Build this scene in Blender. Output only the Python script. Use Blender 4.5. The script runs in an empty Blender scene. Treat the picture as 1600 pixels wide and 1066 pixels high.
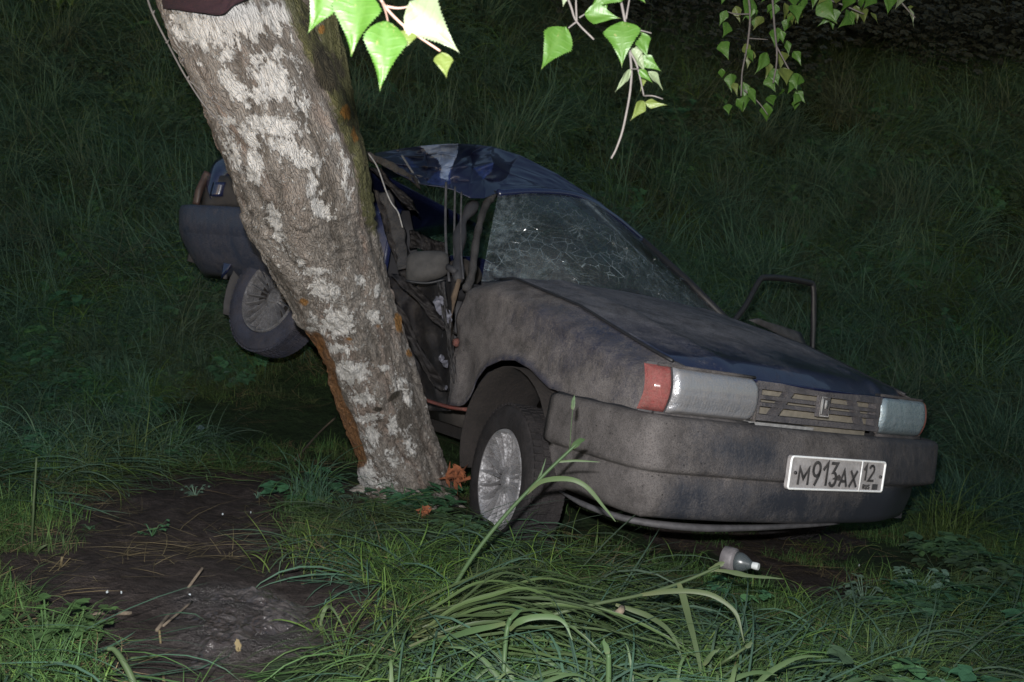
import bpy, math, random
import numpy as np
from mathutils import Vector, Matrix
random.seed(7); rng = np.random.default_rng(7)
S = bpy.context.scene
R_ = math.radians

# ---------------------------------------------------------------- camera, world, lights, exposure
FP = 1500.0                      # focal length in pixels of the 1600 px wide frame
PITCH = R_(10)
CAM = np.array([0, 0, 1.3])
AX = np.array([1, 0, 0.]); AD = np.array([0, -math.sin(PITCH), -math.cos(PITCH)]); AF = np.array([0, math.cos(PITCH), -math.sin(PITCH)])
cd = bpy.data.cameras.new('camera'); cam = bpy.data.objects.new('camera', cd); S.collection.objects.link(cam)
cam.location = CAM; cam.rotation_euler = (R_(90) - PITCH, 0, 0)
cd.sensor_width = 36; cd.lens = 36 * FP / 1600; cd.clip_start = 0.02; cd.clip_end = 500
cd.dof.use_dof = True; cd.dof.focus_distance = 2.4; cd.dof.aperture_fstop = 15
S.camera = cam

w = bpy.data.worlds.new('World'); S.world = w; w.use_nodes = True
nt = w.node_tree; bgn = nt.nodes['Background']; sky = nt.nodes.new('ShaderNodeTexSky'); sky.sky_type = 'NISHITA'
sky.sun_disc = False; sky.sun_elevation = R_(9.0); sky.sun_rotation = R_(200); sky.air_density = 1.0
nt.links.new(sky.outputs[0], bgn.inputs[0]); bgn.inputs[1].default_value = 0.125
sd = bpy.data.lights.new('dusk_sun', 'SUN'); sd.energy = 0.004; sd.angle = R_(20); sd.color = (0.8, 0.88, 1.0)
so = bpy.data.objects.new('dusk_sun', sd); S.collection.objects.link(so); so.rotation_euler = (R_(50), 0, R_(200))
# the camera's flash, the one lit lamp of this night picture: it sits just above and left of the lens
fl = bpy.data.lights.new('camera_flash', 'SPOT'); fl.energy = 600; fl.spot_size = R_(105); fl.spot_blend = 0.9
fl.shadow_soft_size = 0.016; fl.color = (1.0, 0.985, 0.98)
fo = bpy.data.objects.new('camera_flash', fl); S.collection.objects.link(fo)
fo.location = CAM - 0.035 * AX - 0.12 * AD; fo.rotation_euler = (R_(90) - PITCH - R_(1), 0, 0)
S.view_settings.view_transform = 'Standard'; S.view_settings.look = 'None'; S.view_settings.exposure = 0.0
S.view_settings.gamma = 1.0; S.view_settings.use_curve_mapping = False
S.cycles.max_bounces = 6; S.cycles.transparent_max_bounces = 16
S.cycles.caustics_reflective = False; S.cycles.caustics_refractive = False

# ---------------------------------------------------------------- coordinate helpers
def P(px, py, d):                # a point of the place seen at a pixel, d metres along the optical axis
    return CAM + AX * (px - 800) / FP * d + AD * (py - 533) / FP * d + AF * d
def C2W(p): return CAM + AX * p[0] + AD * p[1] + AF * p[2]
def pix(Wp):                     # inverse, vectorised
    q = np.asarray(Wp) - CAM; d = q @ AF
    return 800 + FP * (q @ AX) / d, 533 + FP * (q @ AD) / d, d
def frame(fw, lf):
    fw = np.array(fw, float); fw /= np.linalg.norm(fw); lf = np.array(lf, float); lf -= fw * (lf @ fw); lf /= np.linalg.norm(lf)
    return np.stack([fw, lf, np.cross(fw, lf)], 1)
MF = frame((.539, .084, -.838), (.83, .118, .545)); TF = np.array([.635, .805, 3.964])       # front half of the wreck
MR = frame((.82, .10, -.56), (.55, .20, .81)); TR = np.array([-1.2, -.2, 4.7]) - MR @ np.array([0, -.78, .28])  # bent rear half
def F(x, y, z): return C2W(MF @ np.array([x, y, z]) + TF)
def Rr(x, y, z): return C2W(MR @ np.array([x, y, z]) + TR)
def Minv(M, T, Wp): q = np.asarray(Wp) - CAM; c = np.stack([q @ AX, q @ AD, q @ AF], -1); return (c - T) @ M
def lerp(a, b, t): return a + (b - a) * t
def sm(a, b, x): t = np.clip((x - a) / (b - a), 0, 1); return t * t * (3 - 2 * t)

def _h(ix, iy, s):
    v = np.sin(ix * 127.1 + iy * 311.7 + s * 74.7) * 43758.5453; return v - np.floor(v)
def noise(x, y, s=0):
    x = np.asarray(x, float); y = np.asarray(y, float); ix = np.floor(x); iy = np.floor(y); fx = x - ix; fy = y - iy
    fx = fx * fx * (3 - 2 * fx); fy = fy * fy * (3 - 2 * fy)
    return (_h(ix, iy, s) * (1 - fx) + _h(ix + 1, iy, s) * fx) * (1 - fy) + (_h(ix, iy + 1, s) * (1 - fx) + _h(ix + 1, iy + 1, s) * fx) * fy
def fbm(x, y, s=0, o=4):
    v = 0; a = .5
    for i in range(o): v = v + a * noise(x, y, s + i * 3.1); x = x * 2.03 + 1.7; y = y * 2.03 + 9.2; a *= .5
    return v

# ---------------------------------------------------------------- object helpers
def tag(o, label=None, cat=None, group=None, kind=None):
    if label: o['label'] = label
    if cat: o['category'] = cat
    if group: o['group'] = group
    if kind: o['kind'] = kind
    return o
def empty(name, loc):
    o = bpy.data.objects.new(name, None); o.location = loc; o.empty_display_size = .1; S.collection.objects.link(o); return o
def build(name, V, Fc, m, parent=None, smooth=True, attrs=None, solid=0, mats=None, fm=None, loc=None):
    V = np.asarray(V, float); me = bpy.data.meshes.new(name)
    off = np.zeros(3)
    p = parent
    while p is not None: off = off + np.array(p.location); p = p.parent
    if parent is None and loc is not None: off = np.array(loc, float)
    me.from_pydata([tuple(v) for v in (V - off)], [], [tuple(int(i) for i in f) for f in Fc]); 
    for mm in (mats or [m]): me.materials.append(mm)
    if fm is not None: me.polygons.foreach_set('material_index', np.array(fm, dtype=np.int32))
    if smooth: me.polygons.foreach_set('use_smooth', np.ones(len(me.polygons), dtype=bool))
    for k, a in (attrs or {}).items():
        at = me.attributes.new(k, 'FLOAT', 'POINT'); at.data.foreach_set('value', np.asarray(a, dtype=np.float32))
    me.update(); o = bpy.data.objects.new(name, me); S.collection.objects.link(o)
    if parent is not None: o.parent = parent
    elif loc is not None: o.location = loc
    if solid:
        md = o.modifiers.new('thickness', 'SOLIDIFY'); md.thickness = solid; md.offset = 0
    return o
class MB:
    def __init__(s): s.V = []; s.F = []; s.M = []
    def add(s, V, Fc, mi=0):
        b = len(s.V); s.V += [tuple(v) for v in V]; s.F += [tuple(i + b for i in f) for f in Fc]; s.M += [mi] * len(Fc)
    def grid(s, fn, nu, nv, mi=0, closeu=False):
        V = [fn(i / (nu), j / (nv)) for j in range(nv + 1) for i in range(nu + (0 if closeu else 1))]
        n = nu if closeu else nu + 1
        Fc = [(j * n + i, j * n + (i + 1) % n, (j + 1) * n + (i + 1) % n, (j + 1) * n + i) for j in range(nv) for i in range(nu)]
        s.add(V, Fc, mi)
    def box(s, fn, x0, x1, y0, y1, z0, z1, mi=0):
        V = [fn(x, y, z) for x in (x0, x1) for y in (y0, y1) for z in (z0, z1)]
        s.add(V, [(0, 1, 3, 2), (4, 6, 7, 5), (0, 4, 5, 1), (2, 3, 7, 6), (0, 2, 6, 4), (1, 5, 7, 3)], mi)
    def tube(s, pts, r, n=8, mi=0, flat=1.0, caps=True):
        pts = [np.array(p, float) for p in pts]; N = len(pts); r = r if hasattr(r, '__len__') else [r] * N
        up = np.array([0.13, .21, 1.]); V = []
        for i, p in enumerate(pts):
            t = pts[min(i + 1, N - 1)] - pts[max(i - 1, 0)]; t /= (np.linalg.norm(t) + 1e-9)
            a = np.cross(t, up); 
            if np.linalg.norm(a) < 1e-3: a = np.cross(t, [1, 0, 0.])
            a /= np.linalg.norm(a); b = np.cross(t, a)
            V += [p + r[i] * (a * math.cos(2 * math.pi * k / n) + b * flat * math.sin(2 * math.pi * k / n)) for k in range(n)]
        Fc = [(i * n + k, i * n + (k + 1) % n, (i + 1) * n + (k + 1) % n, (i + 1) * n + k) for i in range(N - 1) for k in range(n)]
        if caps: Fc += [tuple(range(n))[::-1], tuple((N - 1) * n + k for k in range(n))]
        s.add(V, Fc, mi)
    def build(s, name, m, parent=None, **k):
        mats = k.pop('mats', None)
        return build(name, s.V, s.F, m, parent, mats=mats, fm=(s.M if mats else None), **k)
def catmull(pts, n=6):
    pts = [np.array(p, float) for p in pts]; q = [2 * pts[0] - pts[1]] + pts + [2 * pts[-1] - pts[-2]]; out = []
    for i in range(len(pts) - 1):
        a, b, c, d = q[i:i + 4]
        for k in range(n):
            t = k / n; out.append(.5 * (2 * b + (c - a) * t + (2 * a - 5 * b + 4 * c - d) * t * t + (3 * b - a - 3 * c + d) * t ** 3))
    out.append(pts[-1]); return out

# ---------------------------------------------------------------- materials
class Mat:
    def __init__(s, name):
        s.m = bpy.data.materials.new(name); s.m.use_nodes = True; s.nt = s.m.node_tree; s.b = s.nt.nodes['Principled BSDF']; s.out = s.nt.nodes['Material Output']
        s.tc = None
    def n(s, t, **k):
        x = s.nt.nodes.new('ShaderNode' + t)
        for a, b in k.items(): setattr(x, a, b)
        return x
    def l(s, a, b): s.nt.links.new(a, b)
    def co(s):
        if not s.tc: s.tc = s.n('TexCoord').outputs['Object']
        return s.tc
    def bcoord(s, cv):
        n_ = s.n('TexNoise'); n_.inputs['Scale'].default_value = 14; n_.inputs['Detail'].default_value = 3; s.l(cv, n_.inputs[0]); a_ = s.n('VectorMath', operation='SCALE'); a_.inputs['Scale'].default_value = .05; s.l(n_.outputs['Color'], a_.inputs[0]); b_ = s.n('VectorMath', operation='ADD'); s.l(cv, b_.inputs[0]); s.l(a_.outputs[0], b_.inputs[1]); return b_.outputs[0]
    def noise(s, scale, detail=4, rough=.6, co=None, stretch=None, dist=0):
        x = s.n('TexNoise'); x.inputs['Scale'].default_value = scale; x.inputs['Detail'].default_value = detail; x.inputs['Roughness'].default_value = rough; x.inputs['Distortion'].default_value = dist
        c = co or s.co()
        if stretch:
            mp = s.n('Mapping'); mp.inputs['Scale'].default_value = stretch; s.l(c, mp.inputs[0]); c = mp.outputs[0]
        s.l(c, x.inputs[0]); return x.outputs['Fac']
    def ramp(s, fac, stops, interp='LINEAR'):
        x = s.n('ValToRGB'); x.color_ramp.interpolation = interp; e = x.color_ramp.elements
        while len(e) > 1: e.remove(e[-1])
        for i, (p, c) in enumerate(stops):
            q = e[0] if i == 0 else e.new(p); q.position = p
            q.color = (c, c, c, 1) if not hasattr(c, '__len__') else tuple(c) + (1,) * (4 - len(c))
        if fac is not None: s.l(fac, x.inputs[0])
        return x.outputs[0]
    def math(s, op, a, b=None, c=None, clamp=False):
        x = s.n('Math', operation=op); x.use_clamp = clamp
        for i, v in enumerate((a, b, c)):
            if v is None: continue
            if isinstance(v, (int, float)): x.inputs[i].default_value = v
            else: s.l(v, x.inputs[i])
        return x.outputs[0]
    def mix(s, f, a, b):
        x = s.n('Mix', data_type='RGBA'); 
        for i, v in ((0, f), (6, a), (7, b)):
            if isinstance(v, (int, float)): x.inputs[i].default_value = v
            elif isinstance(v, (tuple, list)): x.inputs[i].default_value = tuple(v) + (1,)
            else: s.l(v, x.inputs[i])
        return x.outputs[2]
    def attr(s, name): x = s.n('Attribute'); x.attribute_name = name; return x
    def bump(s, h, strength=.3, dist=.01, normal=None):
        x = s.n('Bump'); x.inputs['Strength'].default_value = strength; x.inputs['Distance'].default_value = dist; s.l(h, x.inputs['Height'])
        if normal is not None: s.l(normal, x.inputs['Normal'])
        return x.outputs[0]
    def set(s, k, v):
        i = s.b.inputs[k]
        if isinstance(v, (int, float)): i.default_value = v
        elif isinstance(v, (tuple, list)): i.default_value = tuple(v) + (1,)
        else: s.l(v, i)
        return s
def simple(name, col, rough=.6, metal=0, var=.25, vs=30, bump=.1, bd=.003, spec=.5):
    m = Mat(name); n = m.noise(vs, 5); c2 = tuple(x * (1 - var) for x in col); c3 = tuple(min(1, x * (1 + var)) for x in col)
    m.set('Base Color', m.ramp(n, [(.3, c2), (.7, c3)])).set('Roughness', rough).set('Metallic', metal).set('Specular IOR Level', spec)
    if bump: m.set('Normal', m.bump(m.noise(vs * 4, 4), bump, bd))
    return m.m

def dirty_paint(name, base, dust, bias, rough=.28, metal=0., bk=.7, coat=0.5, dustrough=.9):
    """paint or plastic under dried mud: the 'clean' attribute says where the thing is less dirty"""
    m = Mat(name); cl = m.attr('clean').outputs['Fac']
    big = m.noise(3.2, 5, .62); mid = m.noise(17, 6, .7); fine = m.noise(140, 3, .6); run = m.noise(13, 6, .72, stretch=(2.4, 2.4, .4))
    v = m.math('ADD', m.math('MULTIPLY', big, .55), m.math('MULTIPLY', mid, .35)); v = m.math('ADD', v, m.math('MULTIPLY', fine, .42)); v = m.math('ADD', v, m.math('MULTIPLY', run, .38))
    v = m.math('SUBTRACT', v, m.math('MULTIPLY', cl, .62)); v = m.math('ADD', v, bias)
    mask = m.ramp(v, [(.44, .04), (.60, .45), (.80, .95)])
    dc = m.ramp(m.noise(11, 6, .65), [(.34, tuple(c * .55 for c in dust)), (.5, dust), (.68, tuple(min(1, c * 1.38) for c in dust))])
    dc = m.mix(m.ramp(m.noise(260, 3, .7), [(.36, .75), (.52, 0)]), dc, tuple(c * .38 for c in dust)); dc = m.mix(m.ramp(m.noise(170, 3, .7), [(.56, 0), (.70, .55)]), dc, tuple(min(1, c * 1.5) for c in dust))
    vo = m.n('TexVoronoi'); vo.inputs['Scale'].default_value = 46; m.l(m.co(), vo.inputs[0]); sp_ = m.math('MULTIPLY', m.ramp(vo.outputs['Distance'], [(.10, 1), (.17, 0)]), m.ramp(m.noise(7, 3), [(.50, 0), (.60, .9)])); dc = m.mix(sp_, dc, tuple(c * .22 for c in dust))
    m.set('Base Color', m.mix(mask, base, dc)).set('Roughness', m.ramp(mask, [(0, rough), (.6, dustrough)]))
    m.set('Metallic', metal); m.set('Coat Weight', m.math('MULTIPLY', m.math('SUBTRACT', 1, mask, clamp=True), coat)); m.set('Coat Roughness', .06)
    m.set('Specular IOR Level', m.ramp(mask, [(0, .5), (.7, .12)]))
    m.set('Normal', m.bump(m.math('ADD', m.math('MULTIPLY', mask, m.noise(60, 6, .75)), m.math('ADD', m.math('MULTIPLY', mid, .25), m.math('MULTIPLY', m.math('MULTIPLY', m.noise(260, 3, .7), mask), .3))), bk, .006))
    return m.m
DUST = (.124, .113, .109)
M_paint = dirty_paint('dusty_blue_paint', (.007, .010, .030), DUST, -.035)
M_hood = dirty_paint('dusty_hood_paint', (.007, .010, .034), (.150, .146, .156), -.05)
M_clean = dirty_paint('dark_blue_paint', (.006, .011, .048), DUST, -.50, rough=.18, coat=1)
M_frame = dirty_paint('dusty_frame_steel', (.02, .022, .028), (.066, .062, .060), -.06, rough=.5, coat=.1)
M_crush = dirty_paint('scraped_dark_door', (.010, .010, .014), (.05, .045, .042), -.12, rough=.45, coat=.2)
M_roof = dirty_paint('bare_roof_paint', (.005, .008, .034), DUST, -.50, rough=.34, coat=.6)
M_bump = dirty_paint('muddy_bumper_plastic', (.020, .023, .032), (.100, .091, .088), -.06, rough=.5, coat=0)
M_rearp = dirty_paint('rear_bumper_plastic', (.022, .032, .060), (.08, .075, .085), -.3, rough=.45, coat=.1)
M_grille = dirty_paint('grille_plastic', (.025, .028, .04), (.13, .12, .12), -.18, rough=.4, coat=0)
M_tyre = dirty_paint('muddy_tyre_rubber', (.016, .016, .018), (.030, .027, .027), -.16, rough=.75, coat=0)
M_tyre_b = dirty_paint('blue_grey_tyre', (.028, .036, .065), (.06, .055, .06), -.22, rough=.6, coat=0)
M_rim = dirty_paint('polished_alloy', (.58, .58, .60), (.15, .14, .14), -.14, rough=.24, metal=.95, coat=0, bk=.06)
M_rimd = dirty_paint('dull_alloy', (.30, .30, .32), (.085, .080, .080), -.18, rough=.4, metal=.6, coat=0, bk=.1)
M_black = simple('black_rubber_trim', (.012, .012, .014), .55, vs=40)
M_dark = simple('dark_interior_plastic', (.030, .029, .032), .7, vs=14)
M_seat = simple('seat_fabric', (.05, .043, .038), .95, vs=25, bump=.5)
M_under = simple('muddy_wheel_well', (.016, .013, .012), .95, vs=16, bump=.8, bd=.01)
M_rust = simple('rusty_edge_metal', (.085, .060, .040), .9, vs=22, var=.5, bump=.5)
M_pillar = simple('grey_pillar_trim', (.052, .050, .053), .7, vs=25, var=.4)
M_beige = simple('pale_radiator_panel', (.21, .19, .155), .75, vs=30, var=.25)
M_strip = simple('pale_trim_strip', (.26, .255, .25), .4, vs=50, var=.3)
M_red = dirty_paint('red_indicator_plastic', (.20, .026, .024), (.17, .10, .09), -.04, rough=.3, coat=.4)
M_redd = dirty_paint('dark_red_plastic', (.16, .03, .02), (.12, .08, .07), -.2, rough=.3, coat=.3)
M_wood = simple('splintered_orange_wood', (.16, .050, .018), .9, vs=60, var=.45, bump=.8)
M_maroon = simple('maroon_cloth', (.018, .005, .009), .9, vs=60, bump=.5)
M_twig = simple('pale_twig_bark', (.030, .026, .023), .8, vs=60, var=.35)
M_twigr = simple('reddish_leaf_stem', (.075, .045, .032), .7, vs=60, var=.3)
M_stick = simple('dead_stick', (.11, .085, .06), .9, vs=50, var=.4, bump=.6)
M_glass_shard = simple('broken_glass_shard', (.30, .33, .34), .25, vs=90, var=.1, spec=1.)

def lens_mat(name, col, dustc, wet):
    m = Mat(name); x = m.n('SeparateXYZ'); uv = m.n('UVMap'); m.l(uv.outputs[0], x.inputs[0])
    fl_ = m.math('SINE', m.math('MULTIPLY', x.outputs[0], 190.)); band = m.ramp(x.outputs[1], [(.08, 0), (.18, 1), (.34, .7), (.44, .1), (.52, .35), (.60, .05)]); fl_ = m.math('MULTIPLY', fl_, m.math('ADD', .015, m.math('MULTIPLY', m.math('MULTIPLY', band, .06), m.ramp(m.noise(35, 4, .7), [(.42, 0), (.6, 1.3)]))))
    n1 = m.noise(26, 6, .7); n2 = m.noise(90, 4, .7)
    mask = m.ramp(m.math('ADD', m.math('MULTIPLY', n1, .7), m.math('MULTIPLY', n2, .3)), [(.42, .15), (.62, .75)])
    edge = m.ramp(x.outputs[1], [(0, 1), (.14, .1), (.9, .0), (1, .8)]); mask = m.math('MAXIMUM', mask, edge, clamp=True)
    m.set('Base Color', m.mix(mask, col, dustc)).set('Roughness', m.ramp(m.math('ADD', m.math('MULTIPLY', n2, .5), m.math('MULTIPLY', mask, .5)), [(.2, .13), (.75, wet)]))
    m.set('Coat Weight', m.math('SUBTRACT', 1, m.math('MULTIPLY', mask, .9))); m.set('Coat Roughness', .1); m.set('Metallic', m.math('MULTIPLY', m.math('SUBTRACT', 1, mask), .35))
    m.set('Normal', m.bump(m.math('ADD', fl_, m.math('MULTIPLY', n1, m.math('ADD', .8, m.math('MULTIPLY', band, 1.6)))), .6, .006)); return m.m
M_lens = lens_mat('dusty_headlamp_glass', (.22, .23, .255), (.17, .16, .155), .42)
M_lens2 = lens_mat('bluish_headlamp_glass', (.26, .34, .38), (.20, .23, .25), .5)

# cracked windscreen
def glass_mat():
    m = Mat('cracked_dusty_windscreen'); uv = m.n('UVMap').outputs[0]
    sep = m.n('SeparateXYZ'); m.l(uv, sep.inputs[0]); U, Vv = sep.outputs[0], sep.outputs[1]
    crack = None; wn1 = m.noise(5, 3, .6); wn2 = m.noise(6.5, 3, .6)
    for (cu, cv, rays, rr) in ((.06, .60, 70, .26), (.62, .52, 80, .18), (.84, .22, 90, .14), (.28, .20, 40, .14), (.66, .90, 46, .16), (.40, .62, 36, .10), (.74, .42, 60, .12)):
        du = m.math('MULTIPLY', m.math('SUBTRACT', m.math('ADD', U, m.math('MULTIPLY', m.math('SUBTRACT', wn1, .5), .10)), cu), 1.6); dv = m.math('SUBTRACT', m.math('ADD', Vv, m.math('MULTIPLY', m.math('SUBTRACT', wn2, .5), .14)), cv)
        a = m.math('ARCTAN2', dv, du); r = m.math('SQRT', m.math('ADD', m.math('MULTIPLY', du, du), m.math('MULTIPLY', dv, dv)))
        cx = m.n('CombineXYZ'); m.l(m.math('MULTIPLY', a, rays / 6.28), cx.inputs[0]); m.l(m.math('MULTIPLY', r, 2.2), cx.inputs[1]); cx.inputs[2].default_value = cu * 10
        vo = m.n('TexVoronoi', feature='DISTANCE_TO_EDGE'); vo.inputs['Scale'].default_value = 1.; m.l(cx.outputs[0], vo.inputs[0])
        ln = m.ramp(vo.outputs[0], [(0, 1), (.045, .6), (.09, 0)])
        fall = m.ramp(r, [(0, 1), (rr * .55, .8), (rr * 1.5, .38), (rr * 3.2, 0)])
        ln = m.math('MULTIPLY', m.math('MULTIPLY', ln, fall), m.ramp(m.noise(19, 4, .7), [(.38, .15), (.58, .95)])); crush = m.math('MULTIPLY', m.ramp(r, [(0, 1), (rr * .6, .35), (rr * 1.3, 0)]), m.ramp(m.noise(60, 5, .8), [(.45, 0), (.62, 1)]))
        ln = m.math('MAXIMUM', ln, m.math('MULTIPLY', crush, .7)); crack = ln if crack is None else m.math('MAXIMUM', crack, ln)
    # a net of small cracks in the rest of the laminated pane
    vo = m.n('TexVoronoi', feature='DISTANCE_TO_EDGE'); vo.inputs['Scale'].default_value = 13; vo.inputs['Randomness'].default_value = 1
    mp = m.n('Mapping'); mp.inputs['Scale'].default_value = (1.6, 1, 1); mp.inputs['Rotation'].default_value = (0, 0, .5); m.l(uv, mp.inputs[0]); m.l(mp.outputs[0], vo.inputs[0])
    net = m.math('MULTIPLY', m.ramp(vo.outputs[0], [(0, .85), (.030, 0)]), m.ramp(m.noise(5, 3), [(.36, 0), (.52, 1)])); crack = m.math('MAXIMUM', crack, net)
    dust = m.math('MULTIPLY', m.ramp(m.math('ADD', m.math('MULTIPLY', m.noise(4, 5, .7), .6), m.math('MULTIPLY', m.noise(50, 4, .7), .4)), [(.36, .12), (.66, .75)]), m.ramp(m.math('ADD', Vv, m.math('MULTIPLY', U, .6)), [(0, .95), (.5, .55), (1.2, .30)]))
    f = m.math('MAXIMUM', m.math('MULTIPLY', crack, .75), m.math('MULTIPLY', dust, .85), clamp=True); bluish = m.math('MULTIPLY', m.ramp(U, [(0, .55), (.16, .45), (.30, 0), (.52, 0), (.62, .4), (.75, .25), (.9, 0)]), m.ramp(m.noise(14, 6, .8, stretch=(1, 1, 1)), [(.40, 0), (.62, 1)])); bd2 = m.math('ABSOLUTE', m.math('SUBTRACT', m.math('ADD', U, m.math('MULTIPLY', wn1, .05)), m.math('SUBTRACT', .995, m.math('MULTIPLY', Vv, .45)))); sheen_band = m.math('MULTIPLY', m.math('MULTIPLY', m.ramp(bd2, [(0, .75), (.022, .5), (.05, 0)]), m.ramp(Vv, [(.40, 0), (.55, 1)])), m.ramp(m.noise(30, 5, .8), [(.3, .35), (.6, 1)])); bluish = m.math('MAXIMUM', bluish, sheen_band); f = m.math('MAXIMUM', f, bluish, clamp=True); crack = m.math('MAXIMUM', crack, m.math('MULTIPLY', bluish, .7))  # bluish: reflections and a curved sheen painted into the pane's diffuse colour
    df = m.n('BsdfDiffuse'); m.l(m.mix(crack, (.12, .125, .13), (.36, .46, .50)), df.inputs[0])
    gl = m.n('BsdfGlossy'); gl.inputs['Roughness'].default_value = .08; m.l(m.bump(crack, .8, .004), gl.inputs['Normal'])
    tr = m.n('BsdfTransparent'); tr.inputs[0].default_value = (.72, .78, .76, 1)
    fr = m.n('Fresnel'); fr.inputs[0].default_value = 1.45; m.l(m.bump(crack, .5, .003), fr.inputs['Normal'])
    s1 = m.n('MixShader'); m.l(fr.outputs[0], s1.inputs[0]); m.l(tr.outputs[0], s1.inputs[1]); m.l(gl.outputs[0], s1.inputs[2])
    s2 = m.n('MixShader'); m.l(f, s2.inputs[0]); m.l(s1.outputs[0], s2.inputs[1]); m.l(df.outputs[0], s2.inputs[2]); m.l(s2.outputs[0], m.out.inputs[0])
    return m.m
M_glass = glass_mat()

def blade_mat(name, stops, trans=.35, rough=.62, streak=True):
    m = Mat(name); oi = m.n('ObjectInfo').outputs['Random']; br = m.attr('bt').outputs['Fac']; al = m.attr('al').outputs['Fac']
    loc = m.n('ObjectInfo').outputs['Location']; big = m.noise(1.1, 3, .6, co=loc); v = m.math('ADD', m.math('MULTIPLY', oi, .35), m.math('MULTIPLY', br, .45)); v = m.math('ADD', v, m.math('MULTIPLY', m.math('SUBTRACT', big, .38), .9), clamp=True)
    c = m.ramp(v, stops); c = m.mix(m.ramp(m.noise(2.1, 3, .6, co=loc), [(.47, 0), (.62, .5)]), c, (.062, .054, .034)); c = m.mix(m.ramp(al, [(0, .75), (.25, .1), (.8, 0), (1, .35)]), c, tuple(.5 * x + .5 * y for x, y in zip(stops[0][1], (.16, .13, .06))))
    m.set('Base Color', c).set('Roughness', rough).set('Specular IOR Level', .22)
    tl = m.n('BsdfTranslucent'); m.l(c, tl.inputs[0]); ms = m.n('MixShader'); ms.inputs[0].default_value = trans
    m.l(m.b.outputs[0], ms.inputs[1]); m.l(tl.outputs[0], ms.inputs[2]); m.l(ms.outputs[0], m.out.inputs[0]); return m.m
M_gr = blade_mat('wild_grass_blades', [(0, (.034, .054, .025)), (.35, (.046, .096, .032)), (.62, (.064, .140, .042)), (.82, (.120, .200, .045)), (1, (.19, .21, .07))])
M_grb = blade_mat('bluish_bank_grass', [(0, (.038, .072, .054)), (.4, (.055, .115, .076)), (.75, (.074, .150, .095)), (1, (.12, .18, .10))])
M_dry = blade_mat('dry_grass_thatch', [(0, (.10, .075, .04)), (.5, (.15, .115, .06)), (1, (.22, .18, .10))], .15, .8)
M_herb = blade_mat('herb_leaves', [(0, (.035, .10, .055)), (.5, (.05, .14, .07)), (1, (.09, .20, .07))], .3, .5)
M_herbd = blade_mat('dull_bank_weeds', [(0, (.028, .055, .036)), (.5, (.038, .085, .050)), (1, (.06, .12, .06))], .25, .7)
M_pale = blade_mat('pale_herb_leaves', [(0, (.07, .14, .10)), (.5, (.11, .19, .14)), (1, (.15, .24, .17))], .25, .55)
M_stalk = blade_mat('fresh_grass_stalk', [(0, (.034, .066, .028)), (.5, (.050, .090, .038)), (1, (.085, .115, .05))], .2, .5)
M_stalkb = blade_mat('blue_green_blades', [(0, (.026, .046, .022)), (.5, (.050, .088, .030)), (.85, (.092, .128, .036)), (1, (.15, .15, .06))], .25, .4)
def leafmat(name, a, b, tr=.3):
    m = Mat(name); n = m.noise(18, 4); sp_ = m.ramp(m.noise(3.2, 5, .75, co=m.n('TexCoord').outputs['Generated']), [(.60, 0), (.68, .75)]); g = m.attr('vein').outputs['Fac']
    c = m.mix(n, a, b); c = m.mix(m.math('MULTIPLY', g, .14), c, (.045, .07, .022))
    c = m.mix(sp_, c, (.10, .085, .035)); m.set('Base Color', c).set('Roughness', .5).set('Specular IOR Level', .3); m.set('Normal', m.bump(g, .25, .001))
    tl = m.n('BsdfTranslucent'); m.l(c, tl.inputs[0]); ms = m.n('MixShader'); ms.inputs[0].default_value = tr
    m.l(m.b.outputs[0], ms.inputs[1]); m.l(tl.outputs[0], ms.inputs[2]); m.l(ms.outputs[0], m.out.inputs[0]); return m.m
M_leaf = leafmat('birch_leaf_green', (.015, .045, .005), (.028, .062, .007))
M_leafp = leafmat('birch_leaf_pale_underside', (.06, .078, .042), (.08, .098, .058))
M_leafy = leafmat('birch_leaf_yellow_green', (.036, .050, .009), (.048, .062, .014))

# ground
def ground_mat():
    m = Mat('soil_and_moss'); mud = m.attr('mud').outputs['Fac']; wet = m.attr('wet').outputs['Fac']
    n1 = m.noise(2.2, 6, .65); n2 = m.noise(24, 6, .7); n3 = m.noise(150, 4, .7)
    soil = m.ramp(n2, [(.3, (.022, .016, .014)), (.55, (.050, .039, .035)), (.75, (.084, .068, .062))])
    moss = m.ramp(n2, [(.3, (.012, .022, .010)), (.6, (.026, .048, .018)), (.8, (.055, .060, .028))])
    k = m.ramp(m.math('ADD', m.math('MULTIPLY', n1, .5), m.math('MULTIPLY', mud, .8)), [(.32, 0), (.62, 1)])
    c = m.mix(k, moss, soil); c = m.mix(m.math('MULTIPLY', wet, .4), c, (.03, .027, .028))
    m.set('Base Color', c); wn = m.math('MULTIPLY', wet, m.ramp(n2, [(.35, .3), (.6, 1)]))
    m.set('Roughness', m.ramp(wn, [(0, .9), (.5, .32), (1, .16)])); m.set('Specular IOR Level', m.ramp(wn, [(0, .15), (1, .9)]))
    h = m.math('ADD', m.math('MULTIPLY', n2, .7), m.math('MULTIPLY', n3, .35)); m.set('Normal', m.bump(m.math('ADD', h, m.math('MULTIPLY', m.noise(9, 4, .6), 1.2)), 1., .045)); return m.m
M_ground = ground_mat()

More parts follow.
